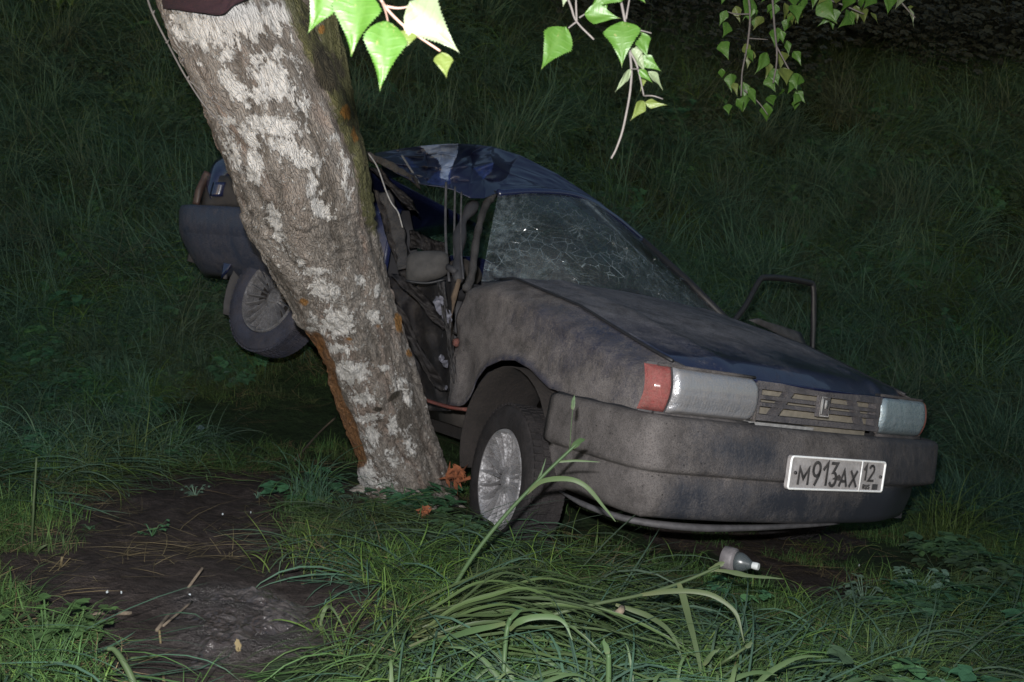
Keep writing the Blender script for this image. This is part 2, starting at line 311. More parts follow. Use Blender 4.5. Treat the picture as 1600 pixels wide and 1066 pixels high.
# bark
def bark_mat():
    m = Mat('old_birch_bark'); A = lambda k: m.attr(k).outputs['Fac']
    h = A('h'); co = m.n('CombineXYZ'); m.l(A('bu'), co.inputs[0]); m.l(A('bv'), co.inputs[1]); cv = co.outputs[0]
    f1 = m.noise(1, 6, .7, co=cv, stretch=(20, 4.5, 1), dist=.6); f2 = m.noise(1, 5, .7, co=cv, stretch=(70, 34, 1)); f3 = m.noise(1, 5, .75, co=cv, stretch=(230, 130, 1)); wl = m.noise(1, 6, .72, co=cv, stretch=(26, 17, 1), dist=.4)
    grey = m.ramp(m.math('ADD', m.math('MULTIPLY', f1, .6), m.math('MULTIPLY', f2, .4)), [(.30, (.135, .120, .106)), (.44, (.205, .182, .162)), (.56, (.285, .258, .232)), (.72, (.38, .352, .325))])
    pink = m.math('MULTIPLY', m.ramp(m.noise(1, 3, .5, co=cv, stretch=(11, 1.6, 1)), [(.50, 0), (.62, .9)]), m.ramp(h, [(.35, .9), (.6, .2)]))
    c = m.mix(pink, grey, (.30, .225, .185)); c = m.mix(m.ramp(h, [(.0, .75), (.22, .35), (.4, 0)]), c, (.08, .068, .056))
    c = m.mix(m.ramp(f3, [(.36, .6), (.48, 0)]), c, (.09, .08, .07)); c = m.mix(m.ramp(f3, [(.54, 0), (.68, .5)]), c, (.36, .33, .30)); vc = m.n('TexVoronoi', feature='DISTANCE_TO_EDGE'); mpv = m.n('Mapping'); mpv.inputs['Scale'].default_value = (30, 6.5, 1); m.l(m.bcoord(cv), mpv.inputs[0]); m.l(mpv.outputs[0], vc.inputs[0]); crk = m.ramp(vc.outputs[0], [(0, 1), (.05, .5), (.12, 0)]); c = m.mix(m.math('MULTIPLY', crk, m.ramp(f1, [(.4, .55), (.6, .1)])), c, (.06, .052, .044))
    wv = m.math('ADD', A('white'), m.math('MULTIPLY', m.math('SUBTRACT', wl, .5), 2.1)); wv = m.math('ADD', wv, m.math('MULTIPLY', m.math('SUBTRACT', f2, .5), 2.2)); wv = m.math('ADD', wv, m.math('MULTIPLY', m.math('SUBTRACT', f3, .5), 1.0))
    wmask = m.ramp(wv, [(.50, 0), (.62, .85), (.9, 1)])
    wc = m.ramp(f2, [(.3, (.38, .37, .355)), (.5, (.54, .525, .505)), (.75, (.65, .64, .615))]); c = m.mix(wmask, c, wc)
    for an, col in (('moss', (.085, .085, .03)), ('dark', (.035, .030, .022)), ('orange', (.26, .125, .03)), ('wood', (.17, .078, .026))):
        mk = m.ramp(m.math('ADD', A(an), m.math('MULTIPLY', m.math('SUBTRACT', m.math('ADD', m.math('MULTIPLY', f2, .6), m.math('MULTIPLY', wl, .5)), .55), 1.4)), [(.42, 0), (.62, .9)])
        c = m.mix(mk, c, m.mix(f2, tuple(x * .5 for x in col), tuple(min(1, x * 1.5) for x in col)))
    m.set('Base Color', c).set('Roughness', .88).set('Specular IOR Level', .2)
    m.set('Normal', m.bump(m.math('ADD', m.math('ADD', m.math('MULTIPLY', f1, .5), m.math('MULTIPLY', f2, .6)), m.math('ADD', m.math('MULTIPLY', f3, .45), m.math('MULTIPLY', m.math('SUBTRACT', wmask, crk), .22))), 1., .020)); return m.m
M_bark = bark_mat()

# ---------------------------------------------------------------- terrain
n_w = AX * MF[0, 2] + AD * MF[1, 2] + AF * MF[2, 2]; p0 = F(0, 0, 0)
def zplane(X, Y): return p0[2] - (n_w[0] * (X - p0[0]) + n_w[1] * (Y - p0[1])) / n_w[2]
def height0(X, Y):
    X = np.asarray(X, float); Y = np.asarray(Y, float); Xc = np.clip(X, -6, 6); Yc = np.clip(Y, -3, 30)
    z = zplane(np.tanh(Xc / 3.2) * 3.2, np.minimum(Yc, 8))
    y0 = lerp(4.45, 5.5, sm(-1.2, 1.6, X)); t = np.maximum(Yc - y0, 0); tm = 1.75
    z = z + np.where(t < tm, .21 * t * t, .21 * tm * tm + .735 * (t - tm))
    return z
def height(X, Y):
    z = height0(X, Y); near = np.exp(-((np.asarray(Y) - 4) / 6) ** 2)
    return z + .16 * (fbm(np.asarray(X) * .8 + 5, np.asarray(Y) * .8, 1) - .47) + .05 * (fbm(np.asarray(X) * 4, np.asarray(Y) * 4, 5) - .47)
def ground_hit(px, py):
    r = AX * (px - 800) / FP + AD * (py - 533) / FP + AF; d = .8
    while d < 40:
        q = CAM + r * d
        if q[2] < height(q[0], q[1]): break
        d += .01
    return CAM + r * d
def inpoly(px, py, poly):
    c = np.zeros(np.shape(px), bool); n = len(poly)
    for i in range(n):
        x1, y1 = poly[i]; x2, y2 = poly[(i + 1) % n]
        c ^= ((y1 > py) != (y2 > py)) & (px < (x2 - x1) * (py - y1) / (y2 - y1 + 1e-12) + x1)
    return c
def poly_w(pts): return [tuple(ground_hit(*p)[:2]) for p in pts]
MUD = poly_w([(120, 760), (300, 725), (440, 740), (470, 800), (450, 870), (560, 900), (600, 940), (560, 1000), (430, 1035), (380, 1075), (130, 1075), (150, 985), (0, 975), (0, 900), (100, 870)])
MUD2 = poly_w([(1000, 830), (1200, 830), (1380, 830), (1330, 870), (1120, 862), (1020, 850)])
MUD4 = poly_w([(0, 790), (130, 770), (160, 900), (140, 1075), (0, 1075)])
MUD3 = poly_w([(900, 1000), (1120, 985), (1180, 1066), (880, 1066)])
WET = [(ground_hit(360, 940)[:2], .15), (ground_hit(385, 985)[:2], .17), (ground_hit(340, 925)[:2], .1)]
def mudmask(X, Y):
    jx = X + .25 * (fbm(X * 5, Y * 5, 21) - .47); jy = Y + .25 * (fbm(X * 5, Y * 5, 31) - .47)
    a = inpoly(jx, jy, MUD) * 1. ; b = inpoly(jx, jy, MUD2) * .8; c = np.maximum(inpoly(jx, jy, MUD3) * .5, inpoly(jx, jy, MUD4) * .62)
    e = sm(.56, .66, fbm(X * 1.7 + 3, Y * 1.7, 47)) * .8 * sm(5.2, 4.4, Y); return np.maximum(np.maximum(a, e), np.maximum(b, c))
def axis(a, b, n, lo, hi, coarse):
    fine = np.linspace(a, b, n); return np.concatenate([np.linspace(lo, a, coarse)[:-1], fine, np.linspace(b, hi, coarse)[1:]])
gx = axis(-7, 7, 330, -45, 45, 16); gy = axis(.8, 15, 340, -8, 60, 16)
GX, GY = np.meshgrid(gx, gy); GZ = height(GX, GY); mud = mudmask(GX, GY)
GZ = GZ + mud * .05 * (fbm(GX * 11, GY * 11, 41) - .5) - .01 * mud
wet = np.zeros_like(GX)
for (c, r) in WET: wet = np.maximum(wet, sm(r * 1.3, r * .3, np.hypot(GX - c[0], GY - c[1])))
# a low splash of clods at the foot of the wet spot
GZ = GZ + wet * .03 * (fbm(GX * 30, GY * 30, 51) - .45)
nx = len(gx); ny = len(gy)
gf = [(j * nx + i, j * nx + i + 1, (j + 1) * nx + i + 1, (j + 1) * nx + i) for j in range(ny - 1) for i in range(nx - 1)]
g = build('ground', np.stack([GX.ravel(), GY.ravel(), GZ.ravel()], 1), gf, M_ground, attrs={'mud': mud.ravel(), 'wet': wet.ravel()})
tag(g, 'dark damp ground of a ditch rising into a grassy bank', None, None, 'structure')

# the churned wet mud, modelled clod by clod as one fine sheet
wc0 = ground_hit(378, 955); WX, WY = np.meshgrid(np.linspace(-.24, .24, 230), np.linspace(-.34, .34, 310)); wx = WX + wc0[0]; wy = WY + wc0[1]
edge_w = np.maximum(sm(.30, .12, np.hypot((WX + .0) / .17 * .3, (WY - .02) / .30 * .3) + .34 * (fbm(wx * 11, wy * 11, 71) - .5)), 0)
wz = height(wx, wy) - .022 + edge_w * (.018 + .030 * (fbm(wx * 30, wy * 30, 72, 3) - .40) + .030 * (fbm(wx * 9, wy * 9, 74, 2) - .42)) + edge_w * .005 * (np.abs(fbm(wx * 75, wy * 75, 73, 2) - .4) * 2)
M_wet = Mat('wet_glistening_mud'); wn_ = M_wet.noise(60, 5, .7); M_wet.set('Base Color', M_wet.ramp(wn_, [(.3, (.020, .015, .013)), (.7, (.046, .036, .032))])).set('Roughness', M_wet.ramp(M_wet.noise(12, 3, .6), [(.42, .7), (.58, .25)])).set('Specular IOR Level', .8).set('Coat Weight', M_wet.ramp(M_wet.noise(12, 3, .6), [(.32, 0), (.46, 1)])).set('Coat Roughness', .17); M_wet.set('Normal', M_wet.bump(M_wet.noise(48, 4, .65), .6, .02)); M_wet = M_wet.m
tag(build('wet_mud', np.stack([wx.ravel(), wy.ravel(), wz.ravel()], 1), [(j * 230 + i, j * 230 + i + 1, (j + 1) * 230 + i + 1, (j + 1) * 230 + i) for j in range(309) for i in range(229)], M_wet), 'churned wet mud glistening in the bare patch', None, None, 'structure')

# ---------------------------------------------------------------- the birch
rows = [(-900, 60, 280, 2.45), (-600, 120, 340, 2.5), (-300, 190, 405, 2.6), (-120, 222, 440, 2.68), (0, 250, 466, 2.75), (60, 279, 490, 2.78), (150, 318, 535, 2.86), (250, 352, 576, 3.0), (350, 393, 592, 3.2), (450, 447, 611, 3.4), (550, 497, 641, 3.6), (650, 530, 668, 3.8), (720, 557, 692, 3.93), (765, 566, 709, 4.0), (810, 566, 728, 4.06), (850, 562, 746, 4.1)]
ctr = [P((L + R) / 2, y, d) for y, L, R, d in rows]; rad = [(R - L) * .5 * .955 * d / FP for y, L, R, d in rows]
cc = catmull(ctr, 40); rr = np.interp(np.linspace(0, len(rows) - 1, len(cc)), range(len(rows)), rad)
tree = empty('birch_tree', ctr[-2]); tag(tree, 'leaning old birch with flaking white and grey bark, pressed against the wrecked car', 'tree')
def trunk_mesh(cc, rr, NU, name, amp=1., seed=0, paint=True):
    cc = np.array(cc); N = len(cc); t = np.gradient(cc, axis=0); t /= np.linalg.norm(t, axis=1)[:, None]
    sx = np.cross(t, AF); sx /= np.linalg.norm(sx, axis=1)[:, None]; sy = np.cross(t, sx)
    L = np.concatenate([[0], np.cumsum(np.linalg.norm(np.diff(cc, axis=0), axis=1))])
    th = np.linspace(0, 2 * np.pi, NU, endpoint=False); TH, LL = np.meshgrid(th, L)
    RR = np.repeat(np.array(rr)[:, None], NU, 1); per = 8
    # noise periodic round the trunk: blend two copies
    def pn(fu, fv, s, o=4):
        a = fbm(TH / (2 * np.pi) * fu, LL * fv, s, o); b = fbm((TH / (2 * np.pi) - 1) * fu, LL * fv, s, o); wv = sm(.85, 1, TH / (2 * np.pi)); return a * (1 - wv) + b * wv
    warp = pn(6, 3, seed + 3) * 1.5
    rid = np.abs(fbm(TH / (2 * np.pi) * 15 + warp + .8 * LL, LL * 2.6 + warp, seed + 7, 4) - .47) * 5.2
    ridb = np.abs(fbm((TH / (2 * np.pi) - 1) * 15 + warp + .8 * LL, LL * 2.6 + warp, seed + 7, 4) - .47) * 5.2; wv = sm(.9, 1, TH / (2 * np.pi)); rid = rid * (1 - wv) + ridb * wv
    h = np.clip(rid, 0, 1); lump = pn(7, 4.5, seed + 11); fine = pn(60, 40, seed + 17, 3)
    plate_ = pn(22, 13, seed + 23, 3); dr = amp * (.013 * (h - .6) +   .012 * (lump - .47) + .013 * (fine - .45) + .007 * sm(.44, .52, plate_))
    X = cc[:, None, :] + (RR + dr)[..., None] * (np.cos(TH)[..., None] * sx[:, None, :] + np.sin(TH)[..., None] * sy[:, None, :])
    return X.reshape(-1, 3), h.ravel(), (TH * RR).ravel(), LL.ravel(), N
X, hh, bu, bv, N = trunk_mesh(cc, rr, 300, 'trunk')
px, py, dd = pix(X)
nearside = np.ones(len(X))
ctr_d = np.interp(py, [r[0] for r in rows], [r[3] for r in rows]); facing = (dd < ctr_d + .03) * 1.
def blobs(L):
    a = np.zeros(len(X))
    for (cx, cy, w_, h_, ang, s) in L:
        ca, sa = math.cos(R_(ang)), math.sin(R_(ang)); u = ((px - cx) * ca + (py - cy) * sa) / w_; v = (-(px - cx) * sa + (py - cy) * ca) / h_
        a = np.maximum(a, s * np.exp(-(u * u + v * v) * .9))
    return a * facing
# patches of papery white bark, as they sit on this trunk (ang: the patch's long axis)
WB = [(300, 45, 34, 26, 30, .95), (375, 30, 62, 26, 0, .95), (440, 20, 30, 24, 0, .7), (345, 60, 30, 20, 20, .7), (368, 138, 30, 13, 50, .95), (430, 130, 42, 22, 50, .9), (435, 85, 26, 12, 10, .6), (405, 150, 20, 14, 50, .7),
      (430, 198, 46, 14, 10, 1), (455, 236, 44, 13, 25, 1), (385, 210, 24, 9, 50, .9), (398, 258, 12, 24, -8, 1), (366, 240, 12, 24, -25, .75), (500, 325, 20, 12, 45, 1), (488, 290, 9, 22, 10, .8), (430, 345, 10, 26, -20, .75), (350, 190, 18, 12, 50, .5),
      (520, 215, 12, 8, 0, .6), (545, 300, 9, 18, -20, .55), (438, 378, 10, 20, -20, .6), (492, 425, 24, 7, 0, .8), (510, 455, 26, 14, 30, .9), (528, 505, 24, 22, 10, 1), (548, 582, 26, 16, 10, 1.1), (565, 625, 20, 10, 0, .75), (570, 655, 26, 7, -10, .7),
      (470, 410, 8, 8, 0, .8), (565, 440, 8, 10, 0, .8), (590, 455, 5, 9, 0, .7), (585, 495, 14, 12, 30, .75), (530, 545, 26, 9, 0, .6), (490, 500, 9, 12, 0, .6), (485, 515, 8, 6, 0, .7), (580, 680, 12, 20, 0, .7), (615, 665, 9, 18, 0, .65), (572, 745, 16, 20, 0, .95),
      (600, 755, 12, 9, 0, .7), (625, 600, 12, 14, -30, .6), (600, 575, 9, 5, 0, .8), (638, 625, 7, 15, -20, .7), (350, 90, 16, 12, 0, .5), (470, 160, 20, 20, 0, .45), (540, 260, 12, 20, -20, .5), (640, 700, 10, 22, -10, .5), (610, 720, 20, 14, 0, .5)]
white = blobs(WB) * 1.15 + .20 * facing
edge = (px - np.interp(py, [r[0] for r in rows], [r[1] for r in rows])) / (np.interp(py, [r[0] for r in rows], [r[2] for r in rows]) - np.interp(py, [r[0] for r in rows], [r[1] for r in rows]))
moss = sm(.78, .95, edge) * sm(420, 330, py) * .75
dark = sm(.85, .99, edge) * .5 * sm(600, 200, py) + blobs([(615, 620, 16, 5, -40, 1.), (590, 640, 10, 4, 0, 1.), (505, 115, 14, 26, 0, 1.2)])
orange = blobs([(475, 472, 9, 7, 0, .9), (625, 505, 10, 18, -15, 1.), (590, 510, 8, 6, 0, .6), (640, 552, 8, 8, 0, .8), (545, 530, 9, 4, 0, .7), (542, 175, 12, 14, 0, .9), (555, 210, 8, 16, -15, .8), (500, 45, 8, 14, 0, .8), (495, 545, 10, 12, 0, .8)])
woodm = (.55 + .9 * (fbm(px * .03, py * .028, 19) - .3)) * sm(.17, .03, edge + .10 * (fbm(px * .02, py * .03, 3) - .5)) * sm(500, 540, py) * sm(745, 720, py) * 1.15 + blobs([(545, 680, 14, 34, -5, .9), (625, 690, 16, 8, 0, .5), (690, 690, 14, 10, 0, .5)])
fc = [(j * 300 + i, j * 300 + (i + 1) % 300, (j + 1) * 300 + (i + 1) % 300, (j + 1) * 300 + i) for j in range(N - 1) for i in range(300)]
# bark torn off on the struck side: the surface steps in
t_c = np.repeat(np.array(cc), 300, 0); X = X + (t_c - X) * (np.clip(woodm, 0, 1) * .10)[:, None]
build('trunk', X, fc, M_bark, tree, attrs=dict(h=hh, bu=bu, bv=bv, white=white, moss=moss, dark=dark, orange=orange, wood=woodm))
# second stem behind, mossy
c2 = catmull([P(470, -900, 3.0), P(478, -300, 2.98), P(484, -60, 2.98), P(490, 40, 2.99), P(503, 130, 3.02), P(515, 210, 3.08), P(505, 300, 3.2)], 20); r2 = np.interp(np.linspace(0, 1, len(c2)), [0, .5, .8, 1], [.062, .075, .088, .09])
X2, h2, bu2, bv2, N2 = trunk_mesh(c2, r2, 120, 'limb', .8, 40)
fc2 = [(j * 120 + i, j * 120 + (i + 1) % 120, (j + 1) * 120 + (i + 1) % 120, (j + 1) * 120 + i) for j in range(N2 - 1) for i in range(120)]
px2, py2, d2 = pix(X2)
build('limb', X2, fc2, M_bark, tree, attrs=dict(h=h2, bu=bu2, bv=bv2, white=np.full(len(X2), -.15), moss=.45 + .35 * sm(480, 520, px2), dark=.35 + .9 * np.exp(-((px2 - 515) ** 2 / 300 + (py2 - 112) ** 2 / 500)), orange=.8 * np.exp(-((px2 - 503) ** 2 / 60 + (py2 - 45) ** 2 / 140)), wood=np.zeros(len(X2))))
# root collar
mb = MB()
base = ctr[-3]
for a, ln in ((200, .22), (250, .26), (300, .24), (345, .24), (160, .2)):
    dx, dy = math.cos(R_(a)), math.sin(R_(a)); pts = []
    for k in range(6):
        s_ = k / 5; x = base[0] + dx * (.07 + ln * s_); y = base[1] + dy * (.07 + ln * s_); pts.append((x, y, height(x, y) + .05 * (1 - s_) ** 2 - .05 * s_))
    mb.tube(catmull(pts, 3), list(np.linspace(.06, .02, 16)), 8)
rb = mb.build('root', M_bark, tree, attrs={k: np.full(len(mb.V), v) for k, v in dict(h=.5, bu=.1, bv=.3, white=.1, moss=.3, dark=.3, orange=0, wood=0).items()})

# maroon band at the top edge of the frame, slung round the trunk
mb = MB(); bp = [P(245, -2, 2.78), P(258, -2, 2.62), P(300, 2, 2.54), P(345, 6, 2.51), P(375, -14, 2.50), P(430, -30, 2.53)]
bp = catmull(bp, 8)
mb.grid(lambda u, v: bp[min(len(bp) - 1, int(round(u * (len(bp) - 1))))] + AD * (v - .5) * .055 + AF * .004 * math.sin(v * 9 + u * 30), 40, 6)
o = mb.build('cloth_band', M_maroon, None, solid=.004, loc=bp[10]); tag(o, 'dark maroon cloth band slung across the trunk at the top edge of the picture', 'cloth band')

# ---------------------------------------------------------------- the wrecked car
car = empty('wrecked_car', F(0, 0, 0)); tag(car, 'dark blue hatchback bent round the birch, muddy, with cracked windscreen', 'car')
SK = lambda y: (-.035 if y < 0 else -.078) * y / .8
# fender, right
bx = [-.62, -.50, -.465, -.44, -.42, -.38, -.30, -.20, -.11, 0, .07, .12, .20, .64]; bz = [.40, .41, .42, .44, .46, .53, .592, .628, .637, .615, .585, .562, .556, .535]
def ztop(x): return np.interp(x, [-.66, -.62, -.387, .073, .477, .66], [.93, .935, .953, .865, .747, .70])
def fender(side):
    NX, NZ = 110, 26; V = []; cl = []
    for j in range(NZ + 1):
        for i in range(NX + 1):
            x = -.62 + 1.255 * i / NX; zt = ztop(x) + .004; zb = np.interp(x, bx, bz); z = zb + (zt - zb) * j / NZ
            y = .80 - .115 * sm(zt - .075, zt + .012, z) ** 1.3 - .012 * sm(zt - .2, zt - .1, z) - .02 * sm(.5, .64, x)
            y += .016 * np.exp(-((z - zb) / .03) ** 2) * sm(-.48, -.3, x) * sm(.18, .05, x)          # arch lip
            y += .010 * (fbm(x * 5, z * 5, 3) - .5) - .03 * np.exp(-(((x + .5) / .09) ** 2 + ((z - .56) / .10) ** 2))
            if x < -.55: y -= .05 * (fbm(z * 9, 2, 8) - .3) * sm(-.56, -.62, x)
            V.append(F(x + SK(side * y), side * y, z))
            cl.append(.40 * np.exp(-(((x - .28) / .26) ** 2 + ((z - .74) / .11) ** 2)) + .25 * np.exp(-(((x + .05) / .22) ** 2 + ((z - .82) / .09) ** 2)) + .5 * sm(zb + .04, zb + .005, z) * sm(.3, .1, x) - .25 * sm(-.2, -.5, x)+ .35*sm(-.545,-.6,x)*sm(.5,.7,z)*0)
    n = NX + 1; Fc = [(j * n + i, j * n + i + 1, (j + 1) * n + i + 1, (j + 1) * n + i) for j in range(NZ) for i in range(NX)]
    return build('fender', V, Fc, M_paint, car, attrs={'clean': cl}, solid=.004)
fender(-1); fender(1)
# rusty torn edge behind the fender
mb = MB(); mb.tube([F(-.615, -.795, .93), F(-.63, -.80, .85), F(-.625, -.795, .76), F(-.615, -.80, .68), F(-.60, -.79, .62)], [.012, .015, .012, .010, .006], 8, flat=.5); mb.build('torn_edge', M_rust, car)
mb = MB(); mb.tube([F(-.54, -.806, .665), F(-.54, -.822, .665)], [.022, .012], 10); mb.build('side_indicator', M_redd, car)
# chipped paint pits near the headlamp
mb = MB()
for (a, b) in ((968, 562), (975, 560), (980, 566), (972, 570), (985, 562), (962, 568), (990, 574), (955, 563)):
    q = P(a, b, 3.05); c = Minv(MF, TF, q); 
# inner wheel well
mb = MB()
def well(u, v):
    a = R_(-25 + 230 * u); r = .31; x = -.15 + .30 * math.cos(a); z = .30 + r * math.sin(a); return F(x, -.775 + v * .34, z)
mb.grid(well, 20, 4); mb.box(F, -.45, .18, -.45, -.43, .12, .66); mb.build('wheel_well', M_under, car, solid=.003)
mb = MB(); mb.box(F, -.62, .55, -.42, .75, .22, .55); mb.build('engine_bay', M_dark, car, smooth=False)
mb = MB(); mb.tube([F(-.16, -.5, .2), F(-.16, -.46, .62)], .035, 10); mb.tube([F(-.12, -.62, .18), F(-.1, -.3, .2)], .022, 8); mb.build('suspension_strut', M_under, car)
# hood
def hoodz(x, y):
    e = abs(y) / .68; z = ztop(x) + .030 * (1 - e ** 2.2) + .006
    return z
def hood_fn(u, v):
    y = -.672 + 1.344 * u; e = abs(y) / .68
    xr = -.52 - .05 * (1 - e * e); xf = .675 - .05 * e ** 2.5 
    x = xr + (xf - xr) * v
    z = hoodz(x, y)
    if v > .93: q = (v - .93) / .07; z -= .035 * q * q + .02 * q; x -= .0 
    z += .006 * (fbm(x * 4 + 3, y * 4, 9) - .5) + .008 * np.exp(-((y + .45) / .05) ** 2) + .008 * np.exp(-((y - .45) / .05) ** 2)
    z -= .012 * np.exp(-(((x - .1) / .25) ** 2 + ((y + .25) / .3) ** 2))
    return F(x + SK(y) , y, z)
NU, NV = 80, 90; V = [hood_fn(i / NU, j / NV) for j in range(NV + 1) for i in range(NU + 1)]; cl = [0.52 * sm(.60, 1.0, j / NV + .34 * (float(fbm(i * .10, j * .10, 2)) - .5)) + .12 * sm(.5, .8, j / NV) for j in range(NV + 1) for i in range(NU + 1)]
build('hood', V, [(j * 81 + i, j * 81 + i + 1, (j + 1) * 81 + i + 1, (j + 1) * 81 + i) for j in range(NV) for i in range(NU)], M_hood, car, attrs={'clean': cl}, solid=.005)
for sd in (-1, 1):
    m_ = MB(); m_.tube([F(x + SK(sd * .7), sd * (.680 + .004), ztop(x) + .006) for x in np.linspace(-.5, .60, 24)], .0065, 6); m_.build('seam', M_black, car)
    m_ = MB(); m_.tube([F(x + SK(sd * .8), sd * .806, .552 + .002 * math.sin(x * 40)) for x in np.linspace(.18, .60, 16)], .007, 6); m_.build('seam', M_black, car)
# nose panel: shiny upright strip under the hood edge and over the grille
mb = MB()
def nose(u, v):
    y = -.74 + 1.48 * u; e = abs(y) / .74; x = .672 - .055 * e ** 2.5 + .022 * v; zt = hoodz(.672, y) - .057; z = lerp(zt, .700, v); return F(x + SK(y), y, z)
mb.grid(nose, 50, 6); mb.build('nose_panel', M_clean, car, attrs={'clean': np.full(len(mb.V), .3)}, solid=.004)
# headlamps
def headlight(s, mlens, mred):
    def pl(y): a = abs(y); return np.interp(a, [.37, .55, .70, .74, .78, .81], [.672, .664, .652, .644, .620, .592]) + (.016 if s < 0 else -.0)
    root = MB()
    def house(u, v): y = s * (.362 + .438 * u); return F(pl(y) - .012 + SK(y), y, .545 + .165 * v)
    root.grid(house, 16, 3)
    fr = MB(); pts = [F(pl(s * a) + .012 + SK(s * a), s * a, .553) for a in (.372, .5, .62, .72, .78)] ; fr.tube(pts, .009, 6)
    pts = [F(pl(s * a) + .002 + SK(s * a), s * a, .706) for a in (.385, .5, .62, .72, .78)]; fr.tube(pts, .006, 6)
    fr.tube([F(pl(.37) + .010 + SK(s * .37), s * .368, .56), F(pl(.37) + .006 + SK(s * .37), s * .372, .69)], .007, 6)
    h = root.build('headlight', M_dark, car, attrs={'clean': np.zeros(len(root.V))}); fr.build('rim', M_bump, h, attrs={'clean': np.zeros(len(fr.V))})
    for nm, a0, a1, mt in (('lens', .374, .738, mlens), ('indicator', .744, .812, mred)):
        NU, NV = 40, 24; V = []; 
        for j in range(NV + 1):
            for i in range(NU + 1):
                u = i / NU; v = j / NV; a = a0 + (a1 - a0) * u; z = .560 + .143 * v; 
                cx = min(u, 1 - u) * (a1 - a0); cy = min(v, 1 - v) * .143; ed = min(1, min(cx, cy) / .016); b = .016 * (1 - (1 - ed) ** 2)
                if nm == 'lens':      # rounded corners on the inner side
                    kx = max(0, .03 - u * (a1 - a0)); ky = max(0, .03 - cy); 
                    if kx > 0 and ky > 0:
                        rr_ = math.hypot(kx, ky); q = min(1, .03 / max(rr_, 1e-6)) ; a = a0 + .03 - kx * max(kx, ky) / rr_ ; z = z + (1 if v < .5 else -1) * (ky - ky * max(kx, ky) / rr_)
                b += .016 * math.sin(math.pi * v) - .012 * max(0, .35 - v) ** 1 * 3 * .35
                V.append(F(pl(s * a) + b + SK(s * a), s * a, z))
        n = NU + 1; Fc = [(j * n + i, j * n + i + 1, (j + 1) * n + i + 1, (j + 1) * n + i) for j in range(NV) for i in range(NU)]
        o = build(nm, V, Fc, mt, h, attrs={'clean': [0.2] * len(V)}); uv = o.data.uv_layers.new(name='UVMap')
        U = np.array([(i / NU, j / NV) for j in range(NV + 1) for i in range(NU + 1)]); li = np.zeros(len(o.data.loops), dtype=np.int32); o.data.loops.foreach_get('vertex_index', li); uv.data.foreach_set('uv', U[li].ravel())
    return h
headlight(-1, M_lens, M_red)['label'] = 'dusty grey headlight with red indicator'
headlight(1, M_lens2, M_redd)['label'] = 'bluish headlight with dark red indicator'
# grille
gm = MB(); GP = lambda x, y, z: F(x + SK(y), y, z)
gm.box(GP, .655, .695, -.362, .362, .672, .698); gm.box(GP, .655, .698, -.362, .362, .568, .588); gm.box(GP, .655, .690, -.362, -.340, .588, .672); gm.box(GP, .655, .690, .335, .362, .588, .672)
gr = gm.build('grille', M_grille, car, smooth=False, attrs={'clean': np.zeros(len(gm.V))})
for z0 in (.622, .646):
    m_ = MB(); m_.box(GP, .66, .700, -.342, .338, z0 - .0065, z0 + .0065); m_.build('slat', M_grille, gr, smooth=False, attrs={'clean': np.zeros(len(m_.V))})
for y0 in (-.21, .20):
    m_ = MB(); V = [GP(x, y0 + q * (1 if y0 < 0 else -1) + dy, z) for x in (.664, .694) for (q, z) in ((-.05, .588), (.02, .672)) for dy in (-.013, .013)]
    m_.add(V, [(0, 1, 3, 2), (4, 6, 7, 5), (0, 4, 5, 1), (2, 3, 7, 6), (0, 2, 6, 4), (1, 5, 7, 3)]); m_.build('brace', M_grille, gr, smooth=False, attrs={'clean': np.zeros(len(m_.V))})
m_ = MB(); m_.box(GP, .69, .706, -.048, .012, .602, .676); em = m_.build('emblem', M_grille, gr, smooth=False, attrs={'clean': np.zeros(len(m_.V))})
m_ = MB(); m_.tube([GP(.708, -.042, .606), GP(.708, -.042, .672), GP(.708, .006, .672), GP(.708, .006, .606), GP(.708, -.042, .606)], .0022, 6)
m_.box(GP, .7065, .7095, -.038, -.028, .612, .667); m_.box(GP, .7065, .7085, -.020, -.004, .632, .662); m_.build('logo', M_strip, gr)
m_ = MB(); m_.box(GP, .60, .64, -.36, .36, .53, .69); m_.build('radiator_panel', M_beige, car, smooth=False)
m_ = MB(); m_.box(GP, .655, .705, -.40, -.06, .552, .562); m_.build('trim_strip', M_strip, car, smooth=False)
